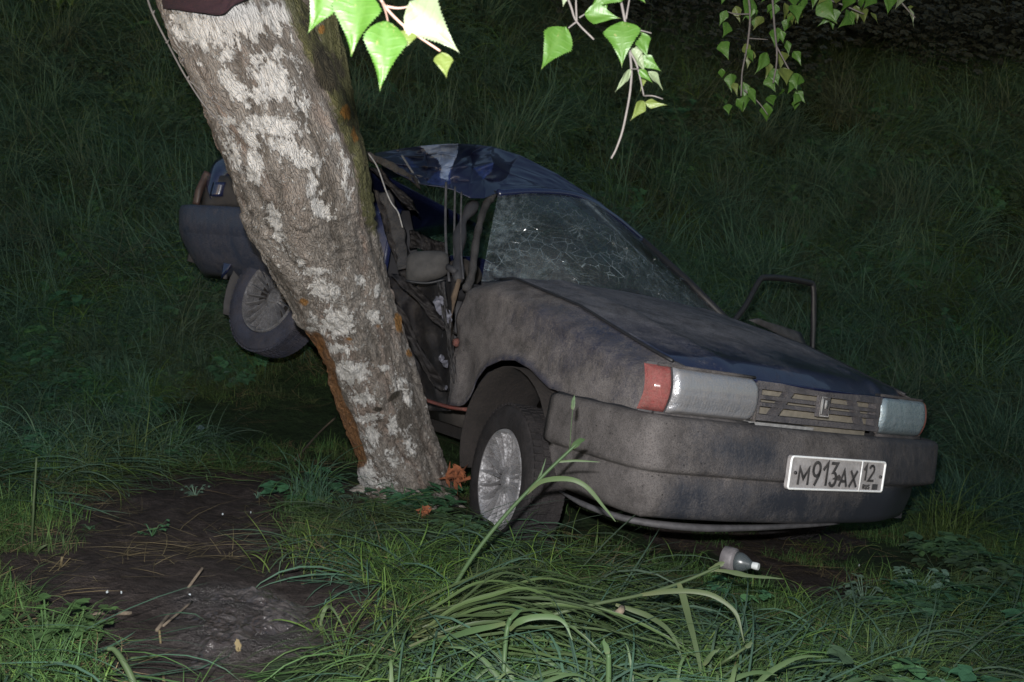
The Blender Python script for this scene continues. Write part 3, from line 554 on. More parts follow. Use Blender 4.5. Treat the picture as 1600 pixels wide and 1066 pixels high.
# bumper: profile swept along the front
path = [(.17, -.815), (.35, -.822), (.50, -.826), (.60, -.824), (.672, -.808), (.700, -.762), (.728, -.62), (.76, -.42), (.772, -.2), (.775, 0), (.772, .2), (.76, .42), (.735, .62), (.715, .73), (.685, .79), (.63, .825), (.50, .832), (.25, .825)]
path = [np.array(p) for p in catmull([(a, b, 0) for a, b in path], 5)]
prof = [(-.055, .548), (-.02, .552), (.000, .549), (.008, .541), (.012, .53), (.015, .47), (.017, .40), (.014, .390), (.002, .383), (-.008, .379), (-.010, .373), (-.004, .366), (-.008, .32), (-.024, .262), (-.034, .242), (-.055, .232), (-.09, .228)]
V = []; cl = []
for i, p in enumerate(path):
    t = path[min(i + 1, len(path) - 1)] - path[max(i - 1, 0)]; t /= np.linalg.norm(t); nrm = np.array([t[1], -t[0], 0])
    for k, (o_, z) in enumerate(prof):
        q = p + nrm * (o_ - .06 * sm(.376, .366, z) * sm(.35, .80, p[1]) + .006 * (fbm(i * .2, z * 8, 4) - .5)); zz = z + .004 * (fbm(i * .3, k, 6) - .5)
        if i < 8: zz -= .0 ; 
        lo = sm(.36, .24, z); zz += lo * .02 * sm(-.85, -.4, p[1]) * 0
        V.append(F(q[0] + SK(q[1]) * .85, q[1], zz)); cl.append(.62 * np.exp(-(((p[1] + .42) / .20) ** 2 + ((z - .46) / .07) ** 2)) + .48 * sm(.38, .35, z) * sm(-.80, -.66, p[1]) * (.5 + .8 * float(fbm(p[1] * 5, z * 9, 12))) + .30 * sm(-.1, .4, p[1]) - .35 * sm(-.70, -.80, p[1]) * 1.0)  # far end darkened both for thinner mud and for the flash's falloff
n = len(prof); Fc = [(i * n + k, i * n + k + 1, (i + 1) * n + k + 1, (i + 1) * n + k) for i in range(len(path) - 1) for k in range(n - 1)]
bumper = build('bumper', V, Fc, M_bump, car, attrs={'clean': cl}, solid=.006)
m_ = MB(); pts = [F(.28, -.79, .222), F(.45, -.79, .208), F(.62, -.74, .204), F(.70, -.55, .203), F(.725, -.3, .212), F(.72, -.05, .222), F(.71, .15, .228)]; m_.tube(catmull(pts, 5), list(np.interp(range(31), [0, 4, 15, 26, 30], [.004, .012, .016, .010, .003])), 8, flat=.8); m_.build('lower_lip', M_pillar, car)
# number plate
pc = MB(); PX = lambda x, y, z: F(.801 + x + SK(y) * .85 + (-.0) , y, z)
a0, a1, z0, z1 = -.278, .268, .360, .474
def rrect(r, ins, x, n=5):
    pts = []
    for (cy, cz, a) in ((a1 - r, z1 - r, 0), (a0 + r, z1 - r, 90), (a0 + r, z0 + r, 180), (a1 - r, z0 + r, 270)):
        for k in range(n + 1): t = R_(a + 90 * k / n); pts.append(PX(x + .010 * abs(((cz - z0) / .114 - .5)) * 0, cy + (r - ins) * math.cos(t), cz + (r - ins) * math.sin(t)))
    return pts
M_plate = Mat('embossed_plate'); npz = M_plate.noise(16, 6, .75); M_plate.set('Base Color', M_plate.mix(M_plate.ramp(M_plate.math('ADD', M_plate.math('MULTIPLY', npz, .7), M_plate.math('MULTIPLY', M_plate.noise(120, 3), .3)), [(.35, .85), (.62, .2)]), (.46, .44, .44), (.19, .175, .17))).set('Roughness', .5); M_plate.set('Normal', M_plate.bump(npz, .3, .003)); M_plate = M_plate.m
M_platew = simple('plate_white_rim', (.85, .85, .84), .3, vs=60, var=.08, spec=.8)
M_ink = simple('plate_black_ink', (.045, .042, .042), .6, vs=50, var=.5)
r0 = rrect(.014, 0, 0); nn = len(r0); back = rrect(.014, 0, -.012); V = r0 + back; pc.add(V, [tuple(range(nn)), tuple(range(2 * nn - 1, nn - 1, -1))] + [(k, nn + k, nn + (k + 1) % nn, (k + 1) % nn) for k in range(nn)])
plate = pc.build('number_plate', M_plate, car, smooth=False)
rm = MB(); pts = rrect(.014, .004, .002); rm.tube(pts + [pts[0]], .0042, 6, caps=False); rm.tube([PX(.002, .118, z0 + .004), PX(.002, .118, z1 - .004)], .0026, 6); rm.build('plate_rim', M_platew, plate)
arc = lambda cx, cy, rx, ry, a0_, a1_, n=9: [(cx + rx * math.cos(R_(a0_ + (a1_ - a0_) * k / n)), cy + ry * math.sin(R_(a0_ + (a1_ - a0_) * k / n))) for k in range(n + 1)]
GLY = {'M': [[(0, 0), (.02, 1), (.5, .38), (.98, 1), (1, 0)]], '9': [arc(.5, .70, .46, .30, 0, 360, 16), [(.96, .70), (.86, .42), (.38, 0)]], '1': [[(0, .68), (.95, 1), (.95, 0)]],
       '3': [[(.05, 1), (.92, 1), (.42, .60)] + arc(.45, .31, .47, .30, 80, -150, 12)], 'A': [[(0, 0), (.5, 1), (1, 0)], [(.2, .33), (.8, .33)]], 'X': [[(0, 0), (.95, 1)], [(.05, 1), (1, 0)]],
       '2': [arc(.48, .72, .42, .27, 165, -30, 10) + [(.04, 0), (1, 0)]], 'R': [[(0, 0), (0, 1), (.7, 1), (.85, .75), (.7, .5), (0, .5)], [(.45, .5), (.95, 0)]], 'U': [[(0, 1), (0, .2), (.3, 0), (.7, 0), (.95, .2), (.95, 1)]], 'S': [[(.95, .85), (.6, 1), (.15, .9), (.1, .6), (.9, .4), (.85, .1), (.4, 0), (0, .15)]]}
def character(ch, y, z, h, ww, sw, slant=.0):
    m_ = MB()
    for st_ in GLY[ch]:
        q = [np.array([y + a_ * ww + slant * b_ * h, z + b_ * h]) for a_, b_ in st_]; L_ = len(q); Vn = []
        for i in range(L_):
            t0 = q[i] - q[max(i - 1, 0)]; t1 = q[min(i + 1, L_ - 1)] - q[i]; t0 = t0 / (np.linalg.norm(t0) + 1e-9); t1 = t1 / (np.linalg.norm(t1) + 1e-9); t = t0 + t1; t /= (np.linalg.norm(t) + 1e-9)
            k = sw / 2 / max(.45, np.linalg.norm(t0 + t1) / 2 if 0 < i < L_ - 1 else 1); nv = np.array([-t[1], t[0]]) * k
            for x_, sg in ((.0006, -1), (.0030, -1), (.0030, 1), (.0006, 1)): Vn.append(PX(x_, q[i][0] + sg * nv[0], q[i][1] + sg * nv[1]))
        m_.add(Vn, [(4 * i + k, 4 * i + (k + 1) % 4, 4 * i + 4 + (k + 1) % 4, 4 * i + 4 + k) for i in range(L_ - 1) for k in range(4)] + [(0, 1, 2, 3), tuple(4 * (L_ - 1) + k for k in (3, 2, 1, 0))])
    m_.build('character', M_ink, plate, smooth=False)
for ch, y, z, h, ww, sw in (('M', -.226, .378, .056, .050, .0095), ('9', -.156, .378, .078, .040, .0100), ('1', -.100, .378, .078, .022, .0100), ('3', -.062, .378, .078, .038, .0100), ('A', -.006, .378, .056, .044, .0090), ('X', .054, .378, .056, .044, .0090), ('1', .136, .402, .054, .014, .0085), ('2', .168, .402, .054, .034, .0085), ('R', .140, .372, .015, .010, .003), ('U', .156, .372, .015, .010, .003), ('S', .172, .372, .015, .010, .003)):
    character(ch, y, z, h, ww, sw)
m_ = MB(); m_.box(PX, .0005, .0025, .200, .234, .370, .390); m_.build('flag', M_pillar, plate, smooth=False)
for yy in (-.246, .244):
    m_ = MB(); m_.tube([PX(.0, yy, .417), PX(.005, yy, .417)], .006, 8); m_.build('screw', M_ink, plate)

# windscreen: bowed laminated sheet between the pillars
BL = P(752, 440, 4.04); BR = P(1140, 505, 4.77); TL = P(778, 303, 4.50); TM = P(905, 308, 4.82); TR_ = P(1004, 376, 5.15)
bot = catmull([BL, P(860, 446, 4.13), P(980, 472, 4.36), P(1070, 492, 4.6), BR], 12); top = catmull([TL, P(840, 300, 4.64), TM, P(960, 340, 5.0), TR_], 12)
def wsf(u, v):
    i = u * 48; a = bot[int(i)] if i >= 48 else lerp(bot[int(i)], bot[int(i) + 1], i - int(i)); b = top[int(i)] if i >= 48 else lerp(top[int(i)], top[int(i) + 1], i - int(i))
    p = lerp(a, b, v); return p - AF * .10 * math.sin(math.pi * v) * math.sin(math.pi * u) + AF * .05 * (fbm(u * 4, v * 4, 12) - .5) * math.sin(math.pi * v) - AF * .05 * np.exp(-((u - .62) / .07) ** 2) * v
NU, NV = 64, 40; V = [wsf(i / NU, j / NV) for j in range(NV + 1) for i in range(NU + 1)]
ws = build('windscreen', V, [(j * 65 + i, j * 65 + i + 1, (j + 1) * 65 + i + 1, (j + 1) * 65 + i) for j in range(NV) for i in range(NU)], M_glass, car); ws['label'] = 'cracked windscreen with white crack stars'
uv = ws.data.uv_layers.new(name='UVMap'); U = np.array([(i / NU, j / NV) for j in range(NV + 1) for i in range(NU + 1)]); li = np.zeros(len(ws.data.loops), dtype=np.int32); ws.data.loops.foreach_get('vertex_index', li); uv.data.foreach_set('uv', U[li].ravel())
# small crumbs of glass sticking to the pane
m_ = MB()
for (a, b) in ((897, 387), (820, 358), (935, 352), (980, 385), (1045, 418), (895, 440), (1030, 458), (905, 300), (1040, 462), (868, 420), (1022, 405)):
    q = min((wsf(i / 30, j / 20) for i in range(31) for j in range(21)), key=lambda w_: (pix(w_)[0] - a) ** 2 + (pix(w_)[1] - b) ** 2) - AF * .006; s_ = .005
    m_.add([q + s_ * rng.normal(size=3) for _ in range(4)], [(0, 1, 2), (0, 2, 3), (0, 3, 1), (1, 3, 2)])
m_.build('glass_crumbs', M_glass_shard, ws, smooth=False)['kind'] = 'stuff'
# seals, pillars and cowl
m_ = MB(); m_.tube([b - AF * .01 + AD * .012 for b in bot], .013, 8, flat=1.); m_.build('cowl', M_black, car)
m_ = MB(); m_.tube(catmull([F(-.56, -.66, .93), F(-.53, -.3, .955), F(-.53, 0, .965), F(-.53, .3, .955), F(-.56, .66, .93)], 4), .03, 8); m_.build('scuttle', M_black, car)
m_ = MB(); m_.tube(catmull([P(727, 455, 4.02), P(737, 430, 4.06), P(745, 370, 4.25), P(757, 325, 4.42), P(772, 303, 4.5)], 5), [.013 + .006 * abs(math.sin(k * 1.3)) for k in range(21)], 8, flat=1.3); m_.build('pillar', M_frame, car, attrs={'clean': np.zeros(len(m_.V))})
m_ = MB(); m_.tube([b + AF * .0 for b in top], .014, 8, flat=1.5); m_.build('header_rail', M_clean, car, attrs={'clean': np.zeros(len(m_.V))})
m_ = MB(); m_.tube([BR, P(1075, 440, 4.95), TR_, P(960, 345, 5.4)], .02, 8); m_.build('pillar', M_black, car)
m_ = MB(); m_.tube(catmull([P(742, 318, 4.42), P(722, 350, 4.3), P(716, 400, 4.16), P(716, 440, 4.06)], 5), [.024 + .008 * math.sin(k * 1.1) for k in range(16)], 8, flat=.9); m_.build('pillar', M_dark, car)
for (pts, r, mt) in (([(697, 285, 4.36), (696, 350, 4.28), (698, 400, 4.18), (702, 440, 4.08)], .006, M_pillar), ([(711, 292, 4.36), (710, 350, 4.28), (710, 400, 4.18), (714, 440, 4.08)], .005, M_pillar), ([(721, 300, 4.30), (720, 350, 4.22), (721, 400, 4.12), (724, 436, 4.03)], .004, M_pillar),
                     ([(576, 240, 4.35), (590, 262, 4.33), (603, 298, 4.32), (612, 318, 4.32), (622, 332, 4.33), (629, 356, 4.33)], .0035, M_strip), ([(575, 244, 4.45), (600, 254, 4.42), (630, 270, 4.4), (655, 288, 4.38)], .024, M_pillar),
                     ([(600, 300, 4.5), (616, 340, 4.45), (626, 385, 4.4), (632, 420, 4.3)], .028, M_pillar), ([(628, 243, 4.5), (645, 270, 4.42), (655, 287, 4.38)], .005, M_strip)):
    cp_ = catmull([P(*p) for p in pts], 8); m_ = MB()
    if r > .01:        # pressed sheet channel: two flanges and a web, dented along its length
        def chan(u, v):
            i = min(len(cp_) - 1, int(round(u * (len(cp_) - 1)))); k = int(round(v * 6)); X_ = (-1, -1, -.8, 0, .75, .95, 1.05)[k]; Z_ = (1.2, .0, -.25, -.05, -.3, .0, .9)[k]
            w_ = r * (1 + .25 * math.sin(i * .9) * math.sin(i * .37)); return cp_[i] + (AX * .94 - AD * .25) * X_ * w_ + AF * (Z_ * r + .010 * math.sin(i * 1.7 + k)) if abs(cp_[-1][2] - cp_[0][2]) > abs(cp_[-1][0] - cp_[0][0]) * 1.2 else cp_[i] + (AD * .9 + AX * .3) * X_ * w_ + AF * (Z_ * r + .008 * math.sin(i * 1.7 + k))
        m_.grid(chan, len(cp_) - 1, 6)
        m_.build('door_frame', M_frame, car, attrs={'clean': np.zeros(len(m_.V))}, solid=.002)
    else:
        m_.tube(cp_, r, 8); m_.build('door_frame', mt, car)

# crumpled roof, in bare blue paint
rows_r = [
 [(585, 240, 4.72), (625, 233, 4.68), (655, 229, 4.515), (688, 226, 4.505), (716, 225, 4.50), (745, 227, 4.70), (770, 230, 4.75), (812, 243, 4.85), (870, 272, 4.95), (938, 317, 5.05), (1007, 375, 5.15)],
 [(590, 246, 4.56), (625, 245, 4.60), (664, 243, 4.51), (690, 240, 4.50), (713, 246, 4.495), (735, 243, 4.66), (765, 243, 4.60), (800, 258, 4.76), (858, 280, 4.88), (930, 320, 5.0), (1005, 376, 5.13)],
 [(594, 252, 4.48), (630, 258, 4.46), (668, 262, 4.47), (684, 264, 4.49), (708, 262, 4.485), (739, 261, 4.51), (771, 256, 4.50), (795, 272, 4.68), (845, 290, 4.80), (915, 316, 4.94), (1003, 377, 5.12)],
 [(600, 256, 4.44), (640, 274, 4.40), (668, 279, 4.41), (692, 280, 4.47), (704, 281, 4.47), (735, 284, 4.40), (755, 279, 4.49), (785, 288, 4.58), (835, 296, 4.68), (905, 309, 4.84), (1000, 378, 5.11)],
 [(604, 262, 4.42), (648, 286, 4.38), (668, 290, 4.36), (688, 292, 4.36), (706, 296, 4.36), (735, 310, 4.36), (757, 310, 4.40), (776, 302, 4.49), (838, 301, 4.63), (905, 310, 4.81), (1000, 379, 5.10)]]
RG = np.array(rows_r, float); RG = np.concatenate([[RG[0] + [16, 40, .8]], [RG[0] + [8, 10, .4]], RG])
def roofp(u, v):
    a_ = u * 10; b_ = v * 6; i = min(9, int(a_)); j = min(5, int(b_)); fu = a_ - i; fv = b_ - j; cu_ = lerp(fu, sm(.12, .88, fu), .55); cv_ = lerp(fv, sm(.12, .88, fv), .5)
    q = lerp(lerp(RG[j, i], RG[j, i + 1], cu_), lerp(RG[j + 1, i], RG[j + 1, i + 1], cu_), cv_); ed = min(1, 8 * min(u, 1 - u), 8 * (1 - v)) * (1 - u) ** .5
    q = q.copy(); q[2] += ed * (.05 * (np.abs(fbm(u * 9 + v * 3, v * 7, 33, 3) - .46) * 3 - .35) + .012 * (fbm(u * 30, v * 22, 34, 2) - .4)); return P(*q)
rm_ = MB(); rm_.grid(roofp, 190, 96); rv = np.array(rm_.V); rx, ry, rd = pix(rv); rx = rx + 7 * (fbm(rx * .08, ry * .08, 3) - .47); ry = ry + 7 * (fbm(rx * .08 + 9, ry * .08, 4) - .47)
SHEEN = [([(652, 226), (718, 220), (712, 246), (703, 264), (700, 284), (688, 279), (692, 262), (678, 246)], 1), ([(668, 286), (680, 272), (704, 262), (706, 287), (690, 292)], 2), ([(740, 263), (773, 254), (768, 268), (755, 281)], 2), ([(625, 240), (655, 262), (640, 262)], 2)]
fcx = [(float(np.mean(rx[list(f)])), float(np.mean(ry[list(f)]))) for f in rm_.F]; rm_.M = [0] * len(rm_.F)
for poly_, mi_ in SHEEN:
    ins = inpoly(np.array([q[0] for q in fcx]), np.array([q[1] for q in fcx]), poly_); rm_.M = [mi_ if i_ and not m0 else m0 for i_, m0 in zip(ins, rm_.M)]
M_sheen1 = simple('roof_sheen_pale_blue', (.15, .195, .30), .5, vs=30, var=.35, bump=.2); M_sheen2 = simple('roof_sheen_bright_blue', (.018, .032, .115), .4, vs=30, var=.4, bump=.2)  # reflections on the folded roof, painted as paler and brighter blue faces
rf = rm_.build('roof', M_roof, car, mats=[M_roof, M_sheen1, M_sheen2], attrs={'clean': np.full(len(rm_.V), .25)}, solid=.004); rf['label'] = 'buckled dark blue roof'

# far front door standing open
dd_ = MB(); fr = catmull([F(-.60, .86, .93), F(-.78, 1.02, 1.10), F(-.88, 1.14, 1.28)], 3)[:-1] + catmull([F(-.88, 1.14, 1.28), F(-.90, 1.2, 1.31), F(-.93, 1.55, 1.335), F(-.94, 1.66, 1.325)], 3)[:-1] + [F(-.95, 1.70, 1.28), F(-.95, 1.70, 1.1), F(-.95, 1.68, .90)]
fr = catmull([P(1142, 508, 4.92), P(1165, 478, 4.98), P(1186, 440, 5.06), P(1197, 434, 5.09), P(1230, 436, 5.2), P(1263, 442, 5.32), P(1271, 450, 5.34), P(1271, 500, 5.34), P(1269, 552, 5.32)], 4)
dd_.tube(fr, .013, 8, flat=1.3); 
dp = MB()
def dpan(u, v): return lerp(lerp(P(1142, 512, 4.92), P(1269, 556, 5.32), u), lerp(P(1150, 690, 4.92), P(1264, 700, 5.32), u), v) + AF * .05 * math.sin(math.pi * v)
dp.grid(dpan, 8, 8); door = dp.build('door', M_paint, car, attrs={'clean': np.full(len(dp.V), .2)}, solid=.05); door['label'] = 'open far front door'
dd_.build('window_frame', M_black, door)
m_ = MB(); 
m_.grid(lambda u, v: lerp(lerp(P(1170, 500, 5.0), P(1262, 545, 5.30), u), lerp(P(1185, 498, 5.02), P(1250, 520, 5.30), u), v), 8, 3); m_.build('door_trim', M_pillar, door, solid=.01)

# interior seen through the openings
m_ = MB(); m_.grid(lambda u, v: F(-.60 - .30 * v, -.66 + 1.32 * u, .90 - .05 * v * v + .03 * math.sin(math.pi * v)), 10, 6); m_.grid(lambda u, v: F(-.90 - .04 * math.sin(v * 3), -.66 + 1.32 * u, .85 - .4 * v), 10, 6); m_.build('dashboard', M_dark, car, solid=.01)
def seat(y, x, dz, tilt):
    s_ = MB()
    def back(u, v):
        a = 2 * math.pi * u; w_ = .23 - .03 * v; e = 1 - .25 * v * v; z = .42 + .58 * v + dz; top_ = math.sqrt(max(0, 1 - max(0, (v - .82) / .18) ** 2)); 
        return F(x - tilt * v + .065 * math.sin(a) * top_, y + w_ * math.copysign(abs(math.cos(a)) ** .6, math.cos(a)) * (.55 + .45 * top_), z)
    s_.grid(back, 20, 14, closeu=True)
    def hd(u, v):
        a = 2 * math.pi * u; q = math.sin(math.pi * v) ** .5; return F(x - tilt * 1.1 + .04 * math.sin(a) * q, y + .12 * math.cos(a) * q, 1.02 + dz + .16 * v)
    s_.grid(hd, 14, 8, closeu=True)
    s_.box(F, x, x + .5, y - .23, y + .23, .34 + dz, .46 + dz); s_.build('seat', M_seat, car)
seat(.36, -1.30, -.05, .18); seat(-.22, -1.36, -.08, .22)
m_ = MB(); ring = [F(-.98 + .07 * math.cos(a) * 0 + .11 * math.sin(a), .36 + .18 * math.cos(a), .90 + .14 * math.sin(a)) for a in np.linspace(0, 2 * math.pi, 28)]; m_.tube(ring, .012, 8); m_.tube([F(-.98, .20, .90), F(-.95, .36, .88), F(-.98, .52, .90)], .012, 6); m_.tube([F(-.95, .36, .88), F(-.75, .36, .8)], .025, 8); m_.build('steering_wheel', M_black, car)
m_ = MB(); m_.grid(lambda u, v: lerp(lerp(P(560, 330, 5.1), P(640, 330, 5.0), u), lerp(P(560, 640, 4.9), P(700, 640, 4.75), u), v), 8, 8); m_.build('floor_pan', M_dark, car, solid=.01)
m_ = MB(); m_.grid(lambda u, v: F(-1.0 - 1.0 * u, .80 + .03 * math.sin(3 * u), .25 + .63 * v), 8, 6); m_.build('door', M_dark, car, solid=.03)
m_ = MB(); m_.tube(catmull([F(-1.9, .76, .85), F(-1.95, .7, 1.1), F(-2.0, .62, 1.25)], 3), .04, 8); m_.build('pillar', M_dark, car)
m_ = MB(); m_.box(F, -2.0, -.9, -.35, .8, .18, .26); m_.build('floor', M_under, car, smooth=False)

# crushed near door: a dark folded skin between trunk and fender
V = []; NX, NZ = 22, 34
for j in range(NZ + 1):
    for i in range(NX + 1):
        u = i / NX; v = j / NZ; yy = 432 + 210 * v; xx = lerp(560 + 60 * v, 712 - 8 * v, u)
        d = 4.42 - .30 * u + .30 * math.sin(math.pi * u) * (1 - .3 * v) + .22 * (fbm(u * 4 + v * 3, v * 5, 15, 3) - .5) + .09 * abs(math.sin(u * 9 + 5 * fbm(u * 2, v * 3, 2)))
        V.append(P(xx, yy, d))
o = build('crushed_door', V, [(j * 23 + i, j * 23 + i + 1, (j + 1) * 23 + i + 1, (j + 1) * 23 + i) for j in range(NZ) for i in range(NX)], M_crush, car, attrs={'clean': [.35 * fbm(i * .3, 2, 3) for i in range(len(V))]}, solid=.004); o['label'] = 'crushed dark door behind the trunk'; crushed = o
M_foam = simple('white_foam_scraps', (.12, .12, .145), .8, vs=60, var=.5)
for (a, b, s_) in ((690, 478, .035), (697, 492, .03), (683, 470, .02), (696, 568, .02), (690, 560, .014), (702, 500, .016), (625, 470, .0), (697, 606, .008)):
    if s_:
        m_ = MB(); q = P(a, b, 4.02); pts = [q + AX * s_ * math.cos(t) * rng.uniform(.5, 1) + AD * s_ * 1.3 * math.sin(t) * rng.uniform(.5, 1) + AF * .01 * rng.normal() for t in np.linspace(0, 6.28, 8)[:-1]]; m_.add([q - AF * .01] + pts, [(0, k + 1, (k + 1) % 7 + 1) for k in range(7)]); m_.build('torn_lining', M_foam, crushed, smooth=False, solid=.004)
m_ = MB(); m_.tube(catmull([P(655, 622, 4.1), P(680, 630, 4.06), P(705, 637, 3.98), P(730, 640, 3.92)], 4), .016, 8, flat=.5); m_.build('sill', M_redd, car, attrs={'clean': np.zeros(len(m_.V))})
# torn sheet metal hanging in the crushed opening
for q, (x0_, y0_, x1_, y1_, d0_, wd_, sd_) in enumerate(((598, 300, 640, 440, 4.55, 34, 1), (640, 372, 700, 392, 4.62, 26, 2), (625, 430, 705, 520, 4.16, 30, 3), (610, 470, 690, 610, 4.2, 26, 4), (585, 262, 650, 330, 4.5, 20, 5), (690, 440, 712, 600, 3.99, 12, 6))):
    def torn(u, v):
        jag = wd_ * (1 + .5 * (noise(u * 7, sd_, 5) - .5) * (1 if v > .5 else 0)); xx = lerp(x0_, x1_, u) + (v - .5) * jag * (.9 if abs(y1_ - y0_) > abs(x1_ - x0_) else .2); yy = lerp(y0_, y1_, u) + (v - .5) * jag * (.25 if abs(y1_ - y0_) > abs(x1_ - x0_) else 1.)
        return P(xx + 9 * (float(fbm(u * 4, v * 2, sd_)) - .5), yy + 9 * (float(fbm(u * 4 + 9, v * 2, sd_)) - .5), d0_ + .16 * (abs(float(fbm(u * 6, v * 3, sd_ + 9, 3)) - .46) * 3 - .3))
    m_ = MB(); m_.grid(torn, 30, 9); m_.build('torn_sheet', M_crush if sd_ != 6 else M_frame, car, attrs={'clean': np.full(len(m_.V), .1)}, solid=.003)
# door mirror
m_ = MB(); mc = P(668, 416, 4.12)
def mir(u, v):
    a = 2 * math.pi * u; ex = .5; q = math.sin(math.pi * min(max(v, .0), 1.)) ** .45
    ca = math.copysign(abs(math.cos(a)) ** ex, math.cos(a)); sa = math.copysign(abs(math.sin(a)) ** ex, math.sin(a)); 
    return mc + AX * (.092 * ca * q) + AD * ((.066 - .010 * ca) * sa * q - .012 * ca) + AF * (.09 * (v - .5))
m_.grid(mir, 28, 14, closeu=True); mr = m_.build('door_mirror', simple('brown_grey_mirror_shell', (.045, .042, .040), .8, vs=18, var=.35, bump=.4), car)
m_ = MB(); m_.tube(catmull([mc + AX * (-.088) + AD * .066 - AF * .03, mc + AD * .075 - AF * .035, mc + AX * .08 + AD * .058 - AF * .03], 4), .006, 6); m_.build('seal', M_black, mr)
m_ = MB(); m_.tube([mc + AX * .08, P(712, 425, 4.06)], [.016, .014], 8); m_.build('mount', M_dark, mr)

# wheels
def wheel(cw, nrm, up_, mt_tyre, mt_rim, R=.279, rr_=.185, w_=.15, sp=20, clean=0):
    nrm = np.array(nrm, float); nrm /= np.linalg.norm(nrm); up_ = np.array(up_, float); up_ -= nrm * (up_ @ nrm); up_ /= np.linalg.norm(up_); sd_ = np.cross(nrm, up_)
    W = lambda r, a, o_: cw + (up_ * math.sin(a) + sd_ * math.cos(a)) * r + nrm * o_
    hub = MB(); hub.grid(lambda u, v: W(.155, 2 * math.pi * u, -.02 - .09 * v), 32, 1, closeu=True); hub.add([W(.158, 2 * math.pi * k / 24, -.010) for k in range(24)], [tuple(range(24))]); h = hub.build('wheel', M_under, car)
    ty = MB(); pf = [(rr_ - .004, .052), (rr_ + .006, .066), (rr_ + .035, .074), (R - .028, .072), (R - .010, .064), (R - .001, .050), (R, .02), (R, -.04), (R - .002, -.065), (R - .02, -.078), (rr_ + .02, -.078), (rr_, -.06)]
    NU_ = 96
    for_f = lambda u, v: W(pf[int(round(v * (len(pf) - 1)))][0], 2 * math.pi * u, pf[int(round(v * (len(pf) - 1)))][1])
    ty.grid(for_f, NU_, len(pf) - 1, closeu=True)
    for k in range(64):                                # tread blocks
        a = 2 * math.pi * k / 64; 
        for (o0, o1, sh) in ((.030, .060, .0), (-.002, .024, .03), (-.034, -.008, .0), (-.066, -.040, .03)):
            Vb = [W(r, a + sh + da, o_) for r in (R - .004, R + (.004 if abs(o0) < .05 else 0.0)) for o_ in (o0, o1) for da in (0, .066)]
            ty.add(Vb, [(4, 5, 7, 6), (0, 1, 5, 4), (2, 6, 7, 3), (0, 4, 6, 2), (1, 3, 7, 5)])
    ty.build('tyre', mt_tyre, h, attrs={'clean': np.zeros(len(ty.V))}).modifiers.new('es', 'EDGE_SPLIT')
    rm_ = MB(); pr = [(rr_ + .002, .058), (rr_ - .001, .068), (rr_ - .009, .069), (rr_ - .014, .060), (rr_ - .019, .035), (rr_ - .022, -.06)]
    rm_.grid(lambda u, v: W(pr[int(round(v * 5))][0], 2 * math.pi * u, pr[int(round(v * 5))][1]), 64, 5, closeu=True)
    rh = [(0.0001, .048), (.024, .048), (.028, .044), (.030, .036), (.042, .034), (.060, .026), (.062, .0)]
    rm_.grid(lambda u, v: W(rh[int(round(v * 6))][0], 2 * math.pi * u, rh[int(round(v * 6))][1]), 32, 6, closeu=True)
    for k in range(sp):
        a = 2 * math.pi * k / sp; V = []
        for (r, hw, o_) in ((.052, .0030, .036), (.10, .0036, .038), (.14, .0042, .044), (rr_ - .012, .0070, .055)):
            for (s1, s2) in ((-1, 0), (-.5, .008), (.5, .008), (1, 0)): V.append(W(r, a + s1 * hw / r, o_ + s2) )
            V += [W(r, a + hw / r, o_ - .02), W(r, a - hw / r, o_ - .02)]
        Fq = [(i * 6 + q, i * 6 + (q + 1) % 6, (i + 1) * 6 + (q + 1) % 6, (i + 1) * 6 + q) for i in range(3) for q in range(6)]; rm_.add(V, Fq)
    ro = rm_.build('rim', mt_rim, h, attrs={'clean': np.full(len(rm_.V), clean)}); ro.modifiers.new('es', 'EDGE_SPLIT').split_angle = R_(40)
    return h
up_w = n_w; lfw = AX * MF[0, 1] + AD * MF[1, 1] + AF * MF[2, 1]; fww = AX * MF[0, 0] + AD * MF[1, 0] + AF * MF[2, 0]
st = R_(9); nr = -lfw * math.cos(st) - fww * math.sin(st) + up_w * .02
wheel(P(779, 749, 3.52) - nr * .066, nr, up_w, M_tyre, M_rim, clean=.12)
wheel(F(-.02, .70, .275), lfw, up_w, M_tyre, M_rim)
rl = AX * MR[0, 1] + AD * MR[1, 1] + AF * MR[2, 1]; rfw = AX * MR[0, 0] + AD * MR[1, 0] + AF * MR[2, 0]; ru = AX * MR[0, 2] + AD * MR[1, 2] + AF * MR[2, 2]
nrr = -rl - .02 * rfw - .10 * AD
wheel(P(420, 462, 4.66) - nrr / np.linalg.norm(nrr) * .066, nrr, ru, M_tyre_b, M_rimd, sp=22)
wheel(Rr(0, .70, .28), rl, ru, M_tyre, M_rimd)

# rear half
def rear_side(side, nm='quarter_panel'):
    NX, NZ = 40, 18; V = []
    for j in range(NZ + 1):
        for i in range(NX + 1):
            x = -.72 + 1.25 * i / NX; zb = .36 if abs(x) > .33 else .30 + math.sqrt(max(0, .33 ** 2 - x * x)); zb = max(zb, .36) if x > -.36 else .62; zt = .93 + .03 * sm(-.3, -.7, x) - .10 * sm(.0, .5, x)
            z = zb + (zt - zb) * j / NZ; y = .80 - .05 * sm(.75, .95, z) - .06 * sm(-.55, -.75, x) - .25 * sm(.1, .6, x) + .02 * (fbm(x * 6, z * 6, 6) - .5)
            V.append(Rr(x, side * y, z))
    n = NX + 1; return build(nm, V, [(j * n + i, j * n + i + 1, (j + 1) * n + i + 1, (j + 1) * n + i) for j in range(NZ) for i in range(NX)], M_clean, car, attrs={'clean': [.3] * len(V)}, solid=.004)
rear_side(-1); rear_side(1)
